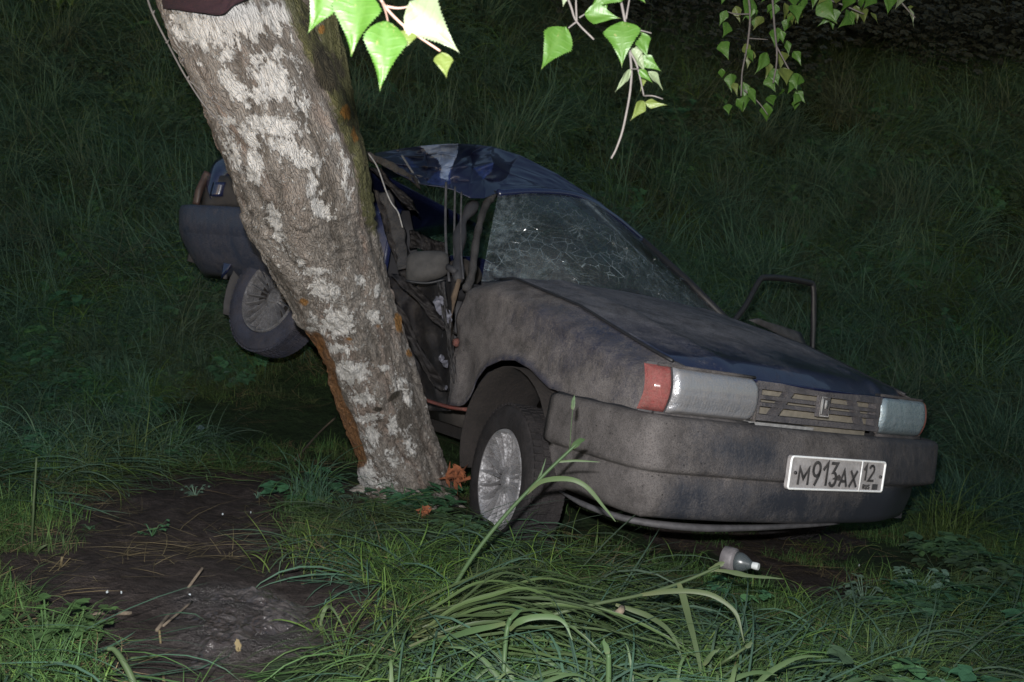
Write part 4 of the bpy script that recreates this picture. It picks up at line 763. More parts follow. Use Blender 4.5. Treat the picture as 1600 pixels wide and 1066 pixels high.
m_ = MB(); m_.grid(lambda u, v: Rr(-.70 + .25 * v, -.74 + 1.48 * u, .93 + .08 * v), 8, 3); m_.grid(lambda u, v: Rr(-.45 + .55 * v, -.70 + 1.40 * u, 1.01 + .14 * v - .05 * v * v), 8, 6); m_.build('tailgate', M_clean, car, attrs={'clean': np.full(len(m_.V), .3)}, solid=.01)
m_ = MB(); m_.grid(lambda u, v: Rr(-.73 + .01 * math.sin(9 * u), -.74 + 1.48 * u, .45 + .5 * v), 8, 4); m_.build('rear_panel', M_dark, car, solid=.01)
# curved blue corner of the tailgate that shows left of the trunk
m_ = MB(); cpt = catmull([P(322, 282, 5.05), P(330, 262, 5.05), P(342, 248, 5.05), P(365, 240, 5.0), (P(420, 236, 4.95))], 6)
m_.grid(lambda u, v: cpt[min(24, int(round(u * 24)))] + AX * .05 * v * 1.6 + AD * .16 * v - AF * (.10 * math.sin(v * 2.2)), 24, 8); m_.build('tailgate_corner', M_clean, car, attrs={'clean': np.full(len(m_.V), .2)}, solid=.006)
m_ = MB(); tl = catmull([P(306, 320, 5.0), P(311, 300, 5.0), P(319, 282, 5.02), P(325, 270, 5.03)], 4); m_.tube(tl, .017, 8, flat=1.3); m_.build('tail_light', simple('dusty_tail_lamp', (.045, .028, .024), .5, vs=30, var=.3), car)
m_ = MB(); m_.grid(lambda u, v: P(315 + 90 * u, 275 + 50 * v, 5.02 - .25 * u + .03 * math.sin(7 * u + 4 * v)), 10, 6); m_.build('lamp_recess', M_dark, car, solid=.01)
m_ = MB(); m_.grid(lambda u, v: P(334 + 20 * u - 6 * v, 285 + 22 * v, 4.90 - .02 * math.sin(3 * u)), 5, 5); m_.build('bent_bracket', M_clean, car, attrs={'clean': np.full(len(m_.V), .2)}, solid=.01)
# torn rear bumper, upright face and tuck-under
m_ = MB(); bpth = [P(282, 326, 5.12), P(285, 322, 5.02), P(300, 321, 4.93), P(340, 323, 4.82), P(390, 326, 4.68), P(440, 330, 4.55)]; bpth = catmull(bpth, 5); pf = [(.05, -.002), (.0, 0), (-.012, .02), (-.014, .09), (-.008, .125), (.004, .135), (.006, .145), (.02, .20), (.06, .27), (.12, .32), (.2, .36)]
m_.grid(lambda u, v: bpth[int(round(u * 25))] + AF * pf[int(round(v * 10))][0] + AD * (pf[int(round(v * 10))][1] * (1 + .0 * u)) + AX * (.10 * max(0, pf[int(round(v * 10))][1] - .14) + .28 * max(0, pf[int(round(v * 10))][1] - .14) * (1 - u)), 25, 10)
m_.build('bumper', M_rearp, car, attrs={'clean': np.zeros(len(m_.V))}, solid=.008)
m_ = MB(); m_.grid(lambda u, v: Rr(.34 * math.cos(R_(-20 + 220 * u)), -.76 + .3 * v, .30 + .33 * math.sin(R_(-20 + 220 * u))), 20, 3); m_.build('wheel_well', M_dark, car, solid=.004)
m_ = MB(); m_.box(Rr, -.62, .5, -.5, .7, .22, .40); m_.build('floor', M_under, car, smooth=False)
m_ = MB(); m_.tube([P(400, 415, 4.75), P(440, 340, 4.6)], .006, 6); m_.build('bumper_stay', M_pillar, car)
m_ = MB(); m_.tube([P(352, 425, 5.0), P(352, 436, 5.0)], .012, 6); m_.build('tow_eye', M_pillar, car)

# ---------------------------------------------------------------- birch twigs with leaves
def leaf_mesh(L=1., wd=.78, tip=.28, serr=26, curl=.12, fold=.2, seed=0):
    r_ = random.Random(seed); V = []; vein = []; n = serr
    def half(t): return wd / 2 * (math.sin(min(1, t / .36) * math.pi / 2) ** .8 if t < .36 else max(0, 1 - (t - .36) / .64) ** (1.15 + tip))
    NR = 2 * n; cols = (-1, -.72, -.36, 0, .36, .72, 1)
    for i in range(NR + 1):
        t = i / NR; hw = half(t) if 0 < i < NR else 0.; s_ = 1 + (.06 if i % 2 else -.03) * (1 if .06 < t < .97 else 0) * (1 + r_.uniform(-.6, .6)); tt = t + (.012 if i % 2 else 0)
        for c in cols:
            e = abs(c); w_ = hw * c * (s_ if e == 1 else 1); z = fold * abs(w_) - curl * tt * tt + .018 * math.sin(c * 5 + t * 9 + seed)
            V.append((w_, (tt if e == 1 else t) * L, z)); side_v = .5 + .5 * math.cos((t - .35 * e) * 2 * math.pi * 7.5); vein.append(max(1. if c == 0 else 0, .7 * (side_v > .86) * (e < 1)))
    nc = len(cols); Fc = [(i * nc + k, i * nc + k + 1, (i + 1) * nc + k + 1, (i + 1) * nc + k) for i in range(NR) for k in range(nc - 1)]
    return np.array(V), Fc, vein
LM = {}
def get_leaf(key, mat, **k):
    kk = (key, mat.name)
    if kk not in LM:
        V, Fc, ve = leaf_mesh(seed=key, curl=.06 + .07 * key, fold=.1 + .06 * ((key * 3) % 5), wd=.72 + .03 * key, **k); me = bpy.data.meshes.new('leaf'); me.from_pydata([tuple(v) for v in V], [], Fc); me.materials.append(mat); me.polygons.foreach_set('use_smooth', np.ones(len(Fc), bool))
        at = me.attributes.new('vein', 'FLOAT', 'POINT'); at.data.foreach_set('value', np.array(ve, dtype=np.float32)); LM[kk] = me
    return LM[kk]
def add_leaf(parent, base, tip, facing, mat, key=0, wd=1., roll=0, **k):
    """base and tip are places; facing is the rough direction the blade's upper side looks"""
    me = get_leaf(key, mat, **k); o = bpy.data.objects.new('leaf', me); S.collection.objects.link(o)
    y = np.array(tip) - np.array(base); L = np.linalg.norm(y); y /= L; z = np.array(facing, float); z -= y * (z @ y); z /= np.linalg.norm(z); x = np.cross(y, z)
    if roll: x, z = x * math.cos(roll) + z * math.sin(roll), z * math.cos(roll) - x * math.sin(roll)
    M = Matrix(((x[0] * L * wd, y[0] * L, z[0] * L), (x[1] * L * wd, y[1] * L, z[1] * L), (x[2] * L * wd, y[2] * L, z[2] * L))).to_4x4()
    off = np.array(parent.location) if parent else np.zeros(3); M.translation = Vector(tuple(np.array(base) - off)); o.parent = parent; o.matrix_basis = M; return o
TOC = -AF
def twig(name, label, anchor, stems, leaves, group=None, mat=None, r=.0012):
    t = empty(name, anchor); tag(t, label, 'twig', group)
    for st in stems:
        pts, rr_ = st[0], (st[1] if len(st) > 1 else r); c = catmull([P(*p) for p in pts], 5); m_ = MB(); m_.tube(c, list(np.linspace(rr_ * 1.25, rr_ * .8, len(c))), 7); m_.build('stem', mat or M_twigr, t)
    for i, lf in enumerate(leaves):
        (bx_, by_, bd), (tx, ty_, td), mt, wd, fx = lf; add_leaf(t, P(bx_, by_, bd), P(tx, ty_, td), TOC + AX * fx[0] + AD * fx[1], mt, key=i % 5, wd=wd)
    return t
twig('birch_twig', 'bright birch twig with large toothed leaves beside the top of the trunk', P(590, -20, .80),
     [([(585, -25, .80), (600, 8, .80), (628, 38, .80), (655, 58, .80), (688, 80, .80)],), ([(603, 10, .80), (622, 13, .80), (642, 10, .80)], .0010), ([(597, 3, .80), (603, 20, .795), (606, 34, .79)], .0008), ([(560, -15, .80), (545, -8, .79), (530, -8, .79)], .0008), ([(630, 40, .80), (634, 50, .80)], .0006), ([(585, -12, .8), (560, -14, .79), (553, -4, .79)], .0008)],
     [((528, -42, .79), (482, 53, .78), M_leaf, .80, (.5, .2)), ((566, -14, .79), (545, 82, .78), M_leaf, .98, (-.1, -.2)), ((606, 33, .79), (594, 131, .77), M_leaf, .74, (.15, -.1)), ((641, 2, .80), (708, 78, .79), M_leafp, .80, (-.2, .25)), ((634, 48, .80), (628, 76, .79), M_leafy, 1.15, (0, 0)), ((690, 82, .80), (698, 121, .79), M_leafy, .85, (.2, .1))])
twig('birch_twig', 'middle birch twig cluster with green leaves and a long bare hanging tip', P(950, -20, 1.05),
     [([(880, -20, 1.05), (892, 10, 1.05), (901, 34, 1.05), (928, 62, 1.05)], .0012), ([(901, 34, 1.05), (888, 44, 1.05)], .0009), ([(901, 34, 1.05), (900, 0, 1.05), (902, -20, 1.05)], .001), ([(905, 28, 1.05), (914, 22, 1.05)], .0008),
      ([(965, -20, 1.06), (974, 20, 1.06), (984, 80, 1.06), (986, 130, 1.06), (975, 195, 1.06), (964, 230, 1.06), (955, 248, 1.06)], .0013), ([(984, 80, 1.06), (996, 105, 1.06), (1006, 150, 1.06)], .0010), ([(998, 108, 1.06), (985, 108, 1.05)], .0007), ([(978, 30, 1.06), (985, -10, 1.06)], .001), ([(1006, 150, 1.06), (1020, 150, 1.05), (1036, 155, 1.05)], .0007), ([(984, 45, 1.07), (1002, 48, 1.07), (1018, 52, 1.07)], .0007)],
     [((884, 42, 1.05), (846, 108, 1.03), M_leaf, .78, (.2, 0)), ((913, 22, 1.05), (970, 26, 1.04), M_leaf, .80, (0, -.1)), ((970, -30, 1.05), (925, 12, 1.04), M_leaf, .9, (.1, .2)), ((985, -22, 1.05), (1010, 2, 1.05), M_leaf, 1.1, (0, 0)), ((973, 34, 1.05), (970, 90, 1.03), M_leaf, .95, (-.2, 0)), ((998, 50, 1.07), (1012, 90, 1.07), M_leaf, 1.0, (.3, 0)), ((985, 75, 1.07), (1012, 115, 1.08), M_leafp, .55, (.5, .2)),
      ((1000, 88, 1.08), (1034, 112, 1.08), M_leaf, .65, (.2, .5)), ((998, 108, 1.06), (1020, 130, 1.06), M_leaf, .5, (.2, .6)), ((1012, 112, 1.08), (1043, 138, 1.09), M_leafp, .4, (.9, .3)), ((985, 108, 1.05), (963, 144, 1.04), M_leafp, .42, (.9, .2)), ((1006, 158, 1.06), (987, 188, 1.05), M_leafy, .62, (.4, 0)), ((1008, 160, 1.06), (1040, 166, 1.05), M_leafy, .55, (0, .6)), ((888, -28, 1.05), (880, 8, 1.05), M_leafp, .9, (0, 0)), ((930, -20, 1.06), (952, 14, 1.05), M_leaf, .9, (.2, -.3)), ((905, -30, 1.06), (916, -2, 1.05), M_leaf, 1., (-.2, .2)), ((1003, 70, 1.08), (992, 100, 1.07), M_leafp, .6, (-.5, .1)), ((1005, 112, 1.08), (1004, 140, 1.07), M_leafy, .55, (.3, .2))], mat=M_twig)
lv = []
r_ = random.Random(5); XT = [(r_.uniform(1130, 1250), r_.uniform(-10, 175), r_.uniform(16, 24)) for _ in range(26)] + [(r_.uniform(1230, 1370), r_.uniform(-15, 30), r_.uniform(16, 26)) for _ in range(16)]; XT = [q for q in XT if q[1] < 110 or q[0] < 1215 or q[1] > 90]
for (a, b, s_) in ((1128, 28, 26), (1152, 22, 28), (1168, 12, 34), (1175, 26, 26), (1208, 18, 28), (1212, 58, 32), (1168, 92, 30), (1190, 98, 34), (1140, 128, 28), (1162, 142, 30), (1178, 150, 30), (1195, 176, 34), (1234, 74, 24), (1222, 92, 24), (1198, 108, 26), (1214, 120, 28), (1228, 118, 26), (1242, 128, 26), (1206, 130, 24), (1230, 20, 34), (1252, 6, 38), (1272, -4, 38), (1290, 18, 36), (1300, 28, 34), (1322, 6, 32), (1340, 22, 30), (1352, 24, 28), (1364, 26, 14), (1230, 40, 22), (1280, -16, 40), (1310, -20, 40), (1215, -6, 32), *XT):
    s_ *= .92; an = R_(r_.uniform(50, 130)); d = 2.15 + r_.uniform(-.12, .12); mt = M_leaf if r_.random() < .75 else M_leafy
    lv.append(((a - .5 * s_ * math.cos(an), b - .5 * s_, d), (a + .5 * s_ * math.cos(an) + r_.uniform(-6, 6), b + .55 * s_, d - r_.uniform(-.03, .03)), mt, r_.uniform(.6, .95), (r_.uniform(-.7, .7), r_.uniform(-.5, .5))))
twig('birch_twig', 'dimmer birch twig with many small leaves hanging at the upper right', P(1215, -20, 2.15),
     [([(1165, -30, 2.15), (1172, 20, 2.15), (1168, 70, 2.15), (1160, 110, 2.15), (1158, 150, 2.15)], .0022), ([(1205, -30, 2.15), (1210, 40, 2.15), (1214, 90, 2.15), (1208, 130, 2.15)], .0022), ([(1212, 70, 2.15), (1228, 100, 2.15), (1240, 122, 2.15)], .0016), ([(1170, 60, 2.15), (1200, 62, 2.15)], .0012), ([(1172, 22, 2.15), (1150, 22, 2.15), (1135, 18, 2.15)], .0014), ([(1235, -30, 2.15), (1270, -8, 2.15), (1310, 5, 2.15), (1350, 22, 2.15)], .002), ([(1162, 140, 2.15), (1185, 160, 2.15), (1200, 180, 2.15)], .0014)], lv, mat=M_twig)
twig('birch_twig', 'small birch twig with pale leaves at the top right', P(1400, -20, 2.1),
     [([(1395, -25, 2.1), (1402, -5, 2.1), (1418, 15, 2.1), (1430, 28, 2.1)], .0018)], [((1392, -18, 2.1), (1388, 22, 2.08), M_leaf, .8, (.1, 0)), ((1410, -16, 2.1), (1402, 14, 2.08), M_leafp, .6, (.5, 0)), ((1420, 12, 2.1), (1432, 40, 2.1), M_leafp, .35, (.6, .2)), ((1418, 12, 2.1), (1430, 10, 2.1), M_leafy, .5, (0, .3))], mat=M_twig)
lv = []
for k in range(22):
    a = r_.uniform(40, 125); b = r_.uniform(-25, 6); lv.append(((a, b - 8, 5.), (a + r_.uniform(-6, 6), b + 8, 5.), M_leaf, .8, (r_.uniform(-.6, .6), .2)))
twig('birch_twig', 'dim leafy twig end just showing at the top left corner', P(85, -60, 5.), [([(60, -80, 5), (80, -30, 5), (110, -5, 5)], .004), ([(80, -30, 5), (50, -5, 5)], .003)], lv, mat=M_twig)
twig('bare_twig', 'thin bare forked twig hanging in front of the left edge of the trunk', P(225, -20, 1.6),
     [([(225, -20, 1.6), (238, 20, 1.6), (262, 68, 1.61), (290, 120, 1.62), (322, 168, 1.63), (350, 195, 1.64), (367, 211, 1.65)], .0016), ([(293, 124, 1.62), (330, 155, 1.63), (352, 170, 1.635), (376, 188, 1.64)], .0010)], [], mat=M_twig)
for o in list(S.objects):
    if o.name.startswith('bare_twig'):
        m_ = MB()
        for (a, b) in ((238, 22), (260, 68), (284, 96), (292, 124), (330, 155), (344, 193)): q = P(a, b, 1.62 if a > 280 else 1.6); m_.tube([q, q + AX * .004 - AD * .006], [.003, .001], 5)
        m_.build('bud', M_twig, o)

# ---------------------------------------------------------------- grass
def blades(n, L, Lv, wd, rad_, el, elv, droop, seg=6, az=None, azs=3.2, seed=0, twist=.6):
    r_ = np.random.default_rng(seed); V = []; Fc = []; bt = []; al = []
    for b in range(n):
        a = r_.uniform(0, 2 * np.pi) if az is None else az + r_.normal() * azs; rr_ = rad_ * math.sqrt(r_.uniform()); ba = r_.uniform(0, 2 * np.pi); p = np.array([rr_ * math.cos(ba), rr_ * math.sin(ba), -.01])
        ln = L * (1 + r_.uniform(-Lv, Lv * .7)); e = R_(el + r_.normal() * elv); dr_ = droop * r_.uniform(.5, 1.6) / seg; ww = wd * r_.uniform(.6, 1.3); tv = r_.uniform(); base = len(V); tw = r_.normal() * twist; da = r_.normal() * .12
        kink = r_.integers(2, seg) if r_.uniform() < .18 else -1
        for s_ in range(seg + 1):
            t = s_ / seg; d = np.array([math.cos(a) * math.cos(e), math.sin(a) * math.cos(e), math.sin(e)]); sd_ = np.array([-math.sin(a), math.cos(a), 0.]); nz = np.cross(d, sd_); sdv = sd_ * math.cos(tw * t) + nz * math.sin(tw * t)
            w_ = ww * (.75 + .5 * t) * max(.04, (1 - t ** 2.2)); V.append(p - sdv * w_ / 2); V.append(p + sdv * w_ / 2); bt += [tv, tv]; al += [t, t]
            p = p + d * ln / seg; e -= dr_ * (1 + .8 * t); a += da
            if s_ == kink: e -= R_(r_.uniform(30, 80))
            if p[2] < .004 + .01 * tv and e < 0: e = R_(r_.uniform(-2, 8)); p[2] = max(p[2], .004)
        Fc += [(base + 2 * k, base + 2 * k + 1, base + 2 * k + 3, base + 2 * k + 2) for k in range(seg)]
    return V, Fc, bt, al
def herb(n, L, sz, seed, lobes=3):
    r_ = np.random.default_rng(seed); V = []; Fc = []; bt = []; al = []
    for b in range(n):
        a = r_.uniform(0, 6.28); st = L * r_.uniform(.3, 1); c = np.array([math.cos(a) * st * .8, math.sin(a) * st * .8, st * r_.uniform(.3, .9)]); tv = r_.uniform()
        for k in range(lobes):
            aa = a + (k - (lobes - 1) / 2) * 1.0; d = np.array([math.cos(aa), math.sin(aa), r_.uniform(-.35, .25)]); sd_ = np.array([-math.sin(aa), math.cos(aa), r_.uniform(-.2, .2)]); s_ = sz * r_.uniform(.6, 1.2); base = len(V)
            for (t, w_) in ((0, .05), (.2, .32), (.45, .42), (.7, .30), (.88, .14), (1, .0)):
                q = c + d * t * s_ + np.array([0, 0, -.12 * t * t * s_]); V += [q - sd_ * w_ * s_ + np.array([0, 0, .06 * s_]), q, q + sd_ * w_ * s_ + np.array([0, 0, .06 * s_])]; bt += [tv] * 3; al += [.5] * 3
            Fc += [(base + 3 * i + j, base + 3 * i + j + 1, base + 3 * i + j + 4, base + 3 * i + j + 3) for i in range(5) for j in range(2)]
        base = len(V); sd_ = np.array([-math.sin(a), math.cos(a), 0]) * .0015; V += [-sd_, sd_, c + sd_, c - sd_]; bt += [tv] * 4; al += [.3] * 4; Fc.append((base, base + 1, base + 2, base + 3))
    return V, Fc, bt, al
protos = {}
def proto(cname, defs):
    col = bpy.data.collections.new(cname)
    for i, (geo, mt) in enumerate(defs):
        V, Fc, bt, al = geo; me = bpy.data.meshes.new('tuft'); me.from_pydata([tuple(v) for v in V], [], Fc); me.materials.append(mt)
        for k, a in (('bt', bt), ('al', al)): at = me.attributes.new(k, 'FLOAT', 'POINT'); at.data.foreach_set('value', np.array(a, dtype=np.float32))
        o = bpy.data.objects.new('tuft_%02d' % i, me); col.objects.link(o)
    protos[cname] = (col, len(defs)); return col
proto('standing', [(blades(46, .34, .4, .0048, .07, 74, 12, 1.5, 7, seed=s), M_gr if s % 3 else M_grb) for s in range(4)] + [(blades(30, .5, .4, .0052, .08, 70, 14, 2.0, 8, seed=20 + s), M_grb) for s in range(3)])
proto('lying', [(blades(44, .36, .45, .0044, .10, 24, 12, 1.0, 7, az=0, azs=.55, seed=40 + s), M_gr) for s in range(4)] + [(blades(30, .42, .4, .0060, .10, 22, 10, .9, 7, az=0, azs=.4, seed=50 + s), M_grb) for s in range(2)])
proto('turf', [(blades(60, .11, .5, .0030, .09, 55, 22, 1.2, 4, seed=60 + s), M_gr) for s in range(3)] + [(blades(40, .16, .5, .0024, .09, 20, 12, .6, 4, seed=66 + s), M_dry) for s in range(2)])
proto('herbs', [(herb(16, .14, .05, 70 + s), M_herb) for s in range(3)] + [(herb(12, .10, .055, 80, 1), M_pale)])
proto('straw', [(blades(16, .30, .5, .0026, .12, 6, 4, .2, 4, seed=90 + s), M_dry) for s in range(3)])
proto('bank', [(blades(60, .46, .45, .0062, .16, 56, 16, 1.9, 7, seed=100 + s), M_grb if s % 2 else M_gr) for s in range(5)] + [(blades(40, .62, .4, .0075, .14, 74, 9, 1.3, 8, az=0.6, azs=.5, seed=110 + s), M_grb) for s in range(2)] + [(herb(40, .26, .05, 120), M_herbd), (herb(46, .20, .06, 121), M_herb), (herb(60, .30, .04, 123), M_herbd), (herb(12, .34, .035, 122, 1), M_herbd)])

def scatter(name, label, cname, pts, rot, scl, idx, cat=None):
    col, nP = protos[cname]; me = bpy.data.meshes.new(name); me.from_pydata([tuple(p) for p in pts], [], [])
    a = me.attributes.new('rot', 'FLOAT_VECTOR', 'POINT'); a.data.foreach_set('vector', np.array(rot, dtype=np.float32).ravel())
    a = me.attributes.new('scl', 'FLOAT', 'POINT'); a.data.foreach_set('value', np.array(scl, dtype=np.float32)); a = me.attributes.new('idx', 'INT', 'POINT'); a.data.foreach_set('value', np.array(idx, dtype=np.int32))
    o = bpy.data.objects.new(name, me); S.collection.objects.link(o); md = o.modifiers.new('scatter', 'NODES'); ng = bpy.data.node_groups.new(name, 'GeometryNodeTree'); md.node_group = ng
    ng.interface.new_socket('Geometry', in_out='INPUT', socket_type='NodeSocketGeometry'); ng.interface.new_socket('Geometry', in_out='OUTPUT', socket_type='NodeSocketGeometry')
    gi = ng.nodes.new('NodeGroupInput'); go = ng.nodes.new('NodeGroupOutput'); ip = ng.nodes.new('GeometryNodeInstanceOnPoints'); ci = ng.nodes.new('GeometryNodeCollectionInfo'); ci.inputs['Collection'].default_value = col; ci.inputs['Separate Children'].default_value = True; ci.inputs['Reset Children'].default_value = True
    def na(nm, ty): x = ng.nodes.new('GeometryNodeInputNamedAttribute'); x.data_type = ty; x.inputs['Name'].default_value = nm; return x.outputs[0]
    L = ng.links.new; L(gi.outputs[0], ip.inputs['Points']); L(ci.outputs[0], ip.inputs['Instance']); ip.inputs['Pick Instance'].default_value = True; L(na('idx', 'INT'), ip.inputs['Instance Index']); 
    e2r = ng.nodes.new('FunctionNodeEulerToRotation'); L(na('rot', 'FLOAT_VECTOR'), e2r.inputs[0]); L(e2r.outputs[0], ip.inputs['Rotation']); L(na('scl', 'FLOAT'), ip.inputs['Scale']); L(ip.outputs[0], go.inputs[0])
    tag(o, label, cat, None, 'stuff'); return o
def sample(n, y0, y1, half=lambda y: .62 * y + .5, powr=1.):
    Y = y0 + (y1 - y0) * rng.uniform(size=n) ** powr; X = (rng.uniform(size=n) * 2 - 1) * half(Y); return X, Y
def carmask(X, Y, grow=0., z=0):
    W = np.stack([X, Y, height(X, Y)], 1); a = Minv(MF, TF, W); b = Minv(MR, TR, W)
    return ((a[:, 0] > -1.9) & (a[:, 0] < .78 + grow) & (abs(a[:, 1]) < .84 + grow)) | ((b[:, 0] > -.75 - grow) & (b[:, 0] < .9) & (abs(b[:, 1]) < .82 + grow) & (b[:, 1] < .9))
def treemask(X, Y): return np.hypot(X - ctr[-3][0], Y - ctr[-3][1]) < .20
def put(name, label, cname, n, y0, y1, keep, size, yaw=None, pick=None, tilt=.15, powr=1., cat='grass'):
    X, Y = sample(n, y0, y1, powr=powr); k = (rng.uniform(size=n) < keep(X, Y)) & ~treemask(X, Y); X, Y = X[k], Y[k]; m = len(X); Z = height(X, Y) - .005 - .01 * mudmask(X, Y)
    e = .05; sx_ = (height(X + e, Y) - height(X - e, Y)) / (2 * e); sy_ = (height(X, Y + e) - height(X, Y - e)) / (2 * e)
    yw = rng.uniform(0, 6.28, m) if yaw is None else yaw(X, Y) + rng.normal(size=m) * .45
    # follow the slope: rotate in the slope frame
    rot = []
    for i in range(m):
        nv = Vector((-sx_[i] * .8 + rng.normal() * tilt * .5, -sy_[i] * .8 + rng.normal() * tilt * .5, 1)).normalized(); q = nv.to_track_quat('Z', 'Y').to_matrix(); q = q @ Matrix.Rotation(yw[i], 3, 'Z'); rot.append(tuple(q.to_euler()))
    nP = protos[cname][1]; idx = rng.integers(0, nP, m) if pick is None else pick(X, Y, m)
    return scatter(name, label, cname, np.stack([X, Y, Z], 1), rot, size(X, Y, m), idx)
def clump(X, Y, s, seed): return fbm(X * s, Y * s, seed)
wetp = lambda X, Y: sm(.62, .42, np.hypot((X - wc0[0]) / .6, Y - wc0[1] + .05))
mudp = lambda X, Y: np.maximum(mudmask(X, Y), wetp(X, Y))
cm = lambda X, Y, g=0.: carmask(X, Y, g)
flow = lambda X, Y: 2.9 + 3.4 * (fbm(X * 1.3, Y * 1.3, 77) - .5) * 2 + (X > .3) * .4
put('turf_grass', 'short green turf on the damp ground around the tree and car', 'turf', 15000, 1.5, 6.2, lambda X, Y: np.clip((1 - 1.05 * mudp(X, Y)) * sm(.40, .58, clump(X, Y, 2.2, 61)) * (1 - .75 * cm(X, Y)), 0, 1) * .95, lambda X, Y, m: rng.uniform(.45, 1.05, m), pick=lambda X, Y, m: np.where(rng.uniform(size=m) < .22, 3 + rng.integers(0, 2, m), rng.integers(0, 3, m)))
put('flattened_grass', 'long trampled grass lying in swathes around the wreck', 'lying', 3900, 1.6, 6.6, lambda X, Y: np.clip((1 - mudp(X, Y)) * sm(.36, .56, clump(X, Y, 1.5, 62)) * (1 - cm(X, Y, .05)), 0, 1) * .9, lambda X, Y, m: rng.uniform(.55, 1.05, m), yaw=flow)
put('standing_grass', 'patchy standing grass tufts in the ditch', 'standing', 2600, 2.4, 7, lambda X, Y: np.clip((1 - mudp(X, Y)) * sm(.46, .62, clump(X, Y, 1.1, 63)) * (1 - cm(X, Y, .22)) * sm(3.2, 4.4, Y + .5 * abs(X)), 0, 1), lambda X, Y, m: rng.uniform(.45, .95, m))
put('low_herbs', 'low broad leaved weeds scattered through the grass', 'herbs', 4200, 1.7, 7, lambda X, Y: np.clip(sm(.44, .60, clump(X, Y, 1.7, 64)) * (1 - .92 * mudp(X, Y)) * (1 - cm(X, Y, .1)), 0, 1) * .8, lambda X, Y, m: rng.uniform(.5, 1.1, m))
put('dry_straw', 'dry straw and stem litter on the bare soil', 'straw', 1500, 1.5, 6, lambda X, Y: (.30 + .15 * mudp(X, Y)) * (1 - wetp(X, Y)), lambda X, Y, m: rng.uniform(.4, 1.1, m))
put('bank_grass', 'tall grass and weeds covering the bank behind the car', 'bank', 17000, 5.6, 17, lambda X, Y: np.clip(sm(5.4, 6.6, Y - .25 * (X > .8)) * (.45 + .75 * sm(.32, .55, clump(X, Y, .9, 65))) * (1 - cm(X, Y, .1)), 0, 1), lambda X, Y, m: rng.uniform(.6, 1.15, m) * (1 + .03 * np.maximum(Y - 7, 0)), powr=1.15)
put('ditch_grass', 'mid height grass at the foot of the bank', 'bank', 3800, 4.6, 7.2, lambda X, Y: np.clip(sm(4.6, 5.6, Y) * (1 - cm(X, Y, .15)) * (.35 + .6 * sm(.36, .56, clump(X, Y, 1.2, 66))), 0, 1), lambda X, Y, m: rng.uniform(.35, .75, m))

M_thick = simple('dark_thicket_leaves', (.014, .022, .017), .8, vs=9, var=.4, bump=0)  # undergrowth added to darken the bank top; its leaf colour stands for shade
proto('thicket', [(herb(420, .9, .036, 400 + s), M_thick) for s in range(3)])
put('thicket', 'dark undergrowth closing off the top of the bank', 'thicket', 1600, 10.8, 19, lambda X, Y: sm(10.8, 13.5, Y + .9 * (fbm(X * .6, Y * .6, 91) - .5) * 3), lambda X, Y, m: rng.uniform(.8, 1.9, m), cat='undergrowth')

# ---------------------------------------------------------------- single stalks, blades and litter in the foreground
def ribbon(pts, wd, fold=.25, n=6, taper=True, up=None):
    c = catmull(pts, n); N = len(c); V = []; bt = []; al = []; tv = rng.uniform()
    for i, p in enumerate(c):
        t = c[min(i + 1, N - 1)] - c[max(i - 1, 0)]; t /= np.linalg.norm(t); s_ = np.cross(t, -AF if up is None else up); s_ /= np.linalg.norm(s_); u = i / (N - 1); w_ = wd * ((1 - .9 * u ** 3) if taper else 1) * (.6 + .4 * min(1, u * 5)) / 2 * (.82 + .36 * float(noise(u * 9, tv * 50, 3))); p = p + s_ * wd * .25 * (float(noise(u * 6, tv * 70, 4)) - .5)
        V += [p - s_ * w_, p + AF * fold * w_, p + s_ * w_]; bt += [tv] * 3; al += [u * .8 + .1] * 3
    return V, [(3 * i + j, 3 * i + j + 1, 3 * i + 3 + j + 1, 3 * i + 3 + j) for i in range(N - 1) for j in range(2)], bt, al
def stalkobj(name, label, cat, tubes, ribs, mat, loc, group=None, matr=None):
    t = empty(name, loc); tag(t, label, cat, group)
    for (pts, r0_, r1_) in tubes:
        c = catmull([P(*p) for p in pts], 6); m_ = MB(); m_.tube(c, list(np.linspace(r0_, r1_, len(c))), 7); m_.build('stem', mat, t, attrs={'bt': np.full(len(m_.V), rng.uniform(.2, .8)), 'al': np.linspace(.2, .7, len(m_.V))})
    for (pts, wd) in ribs:
        V, Fc, bt, al = ribbon([P(*p) for p in pts], wd); build('blade', V, Fc, matr or mat, t, attrs={'bt': bt, 'al': al})
    return t
gd = lambda a, b, lift=.0: (a, b, float(pix(ground_hit(a, b))[2]) - lift)
stalkobj('grass_stalk', 'tall broken stalk leaning up across the front wheel and bumper', 'grass stalk',
     [([gd(683, 968), (705, 925, 2.42), (740, 868, 2.42), (790, 805, 2.42), (850, 742, 2.42), (905, 690, 2.42)], .0068, .0040), ([(890, 705, 2.42), (893, 660, 2.42), (897, 625, 2.42)], .0011, .0008)],
     [([(822, 772, 2.42), (848, 752, 2.40), (885, 748, 2.38), (915, 760, 2.37), (945, 795, 2.37), (962, 815, 2.37)], .013), ([(868, 722, 2.42), (900, 720, 2.42), (938, 722, 2.42)], .006), ([(838, 755, 2.42), (846, 738, 2.42), (853, 716, 2.42)], .005), ([(895, 700, 2.42), (905, 690, 2.41), (914, 686, 2.40)], .016), ([(895, 640, 2.42), (896, 628, 2.42), (898, 618, 2.42)], .010)], M_stalk, ground_hit(683, 968))
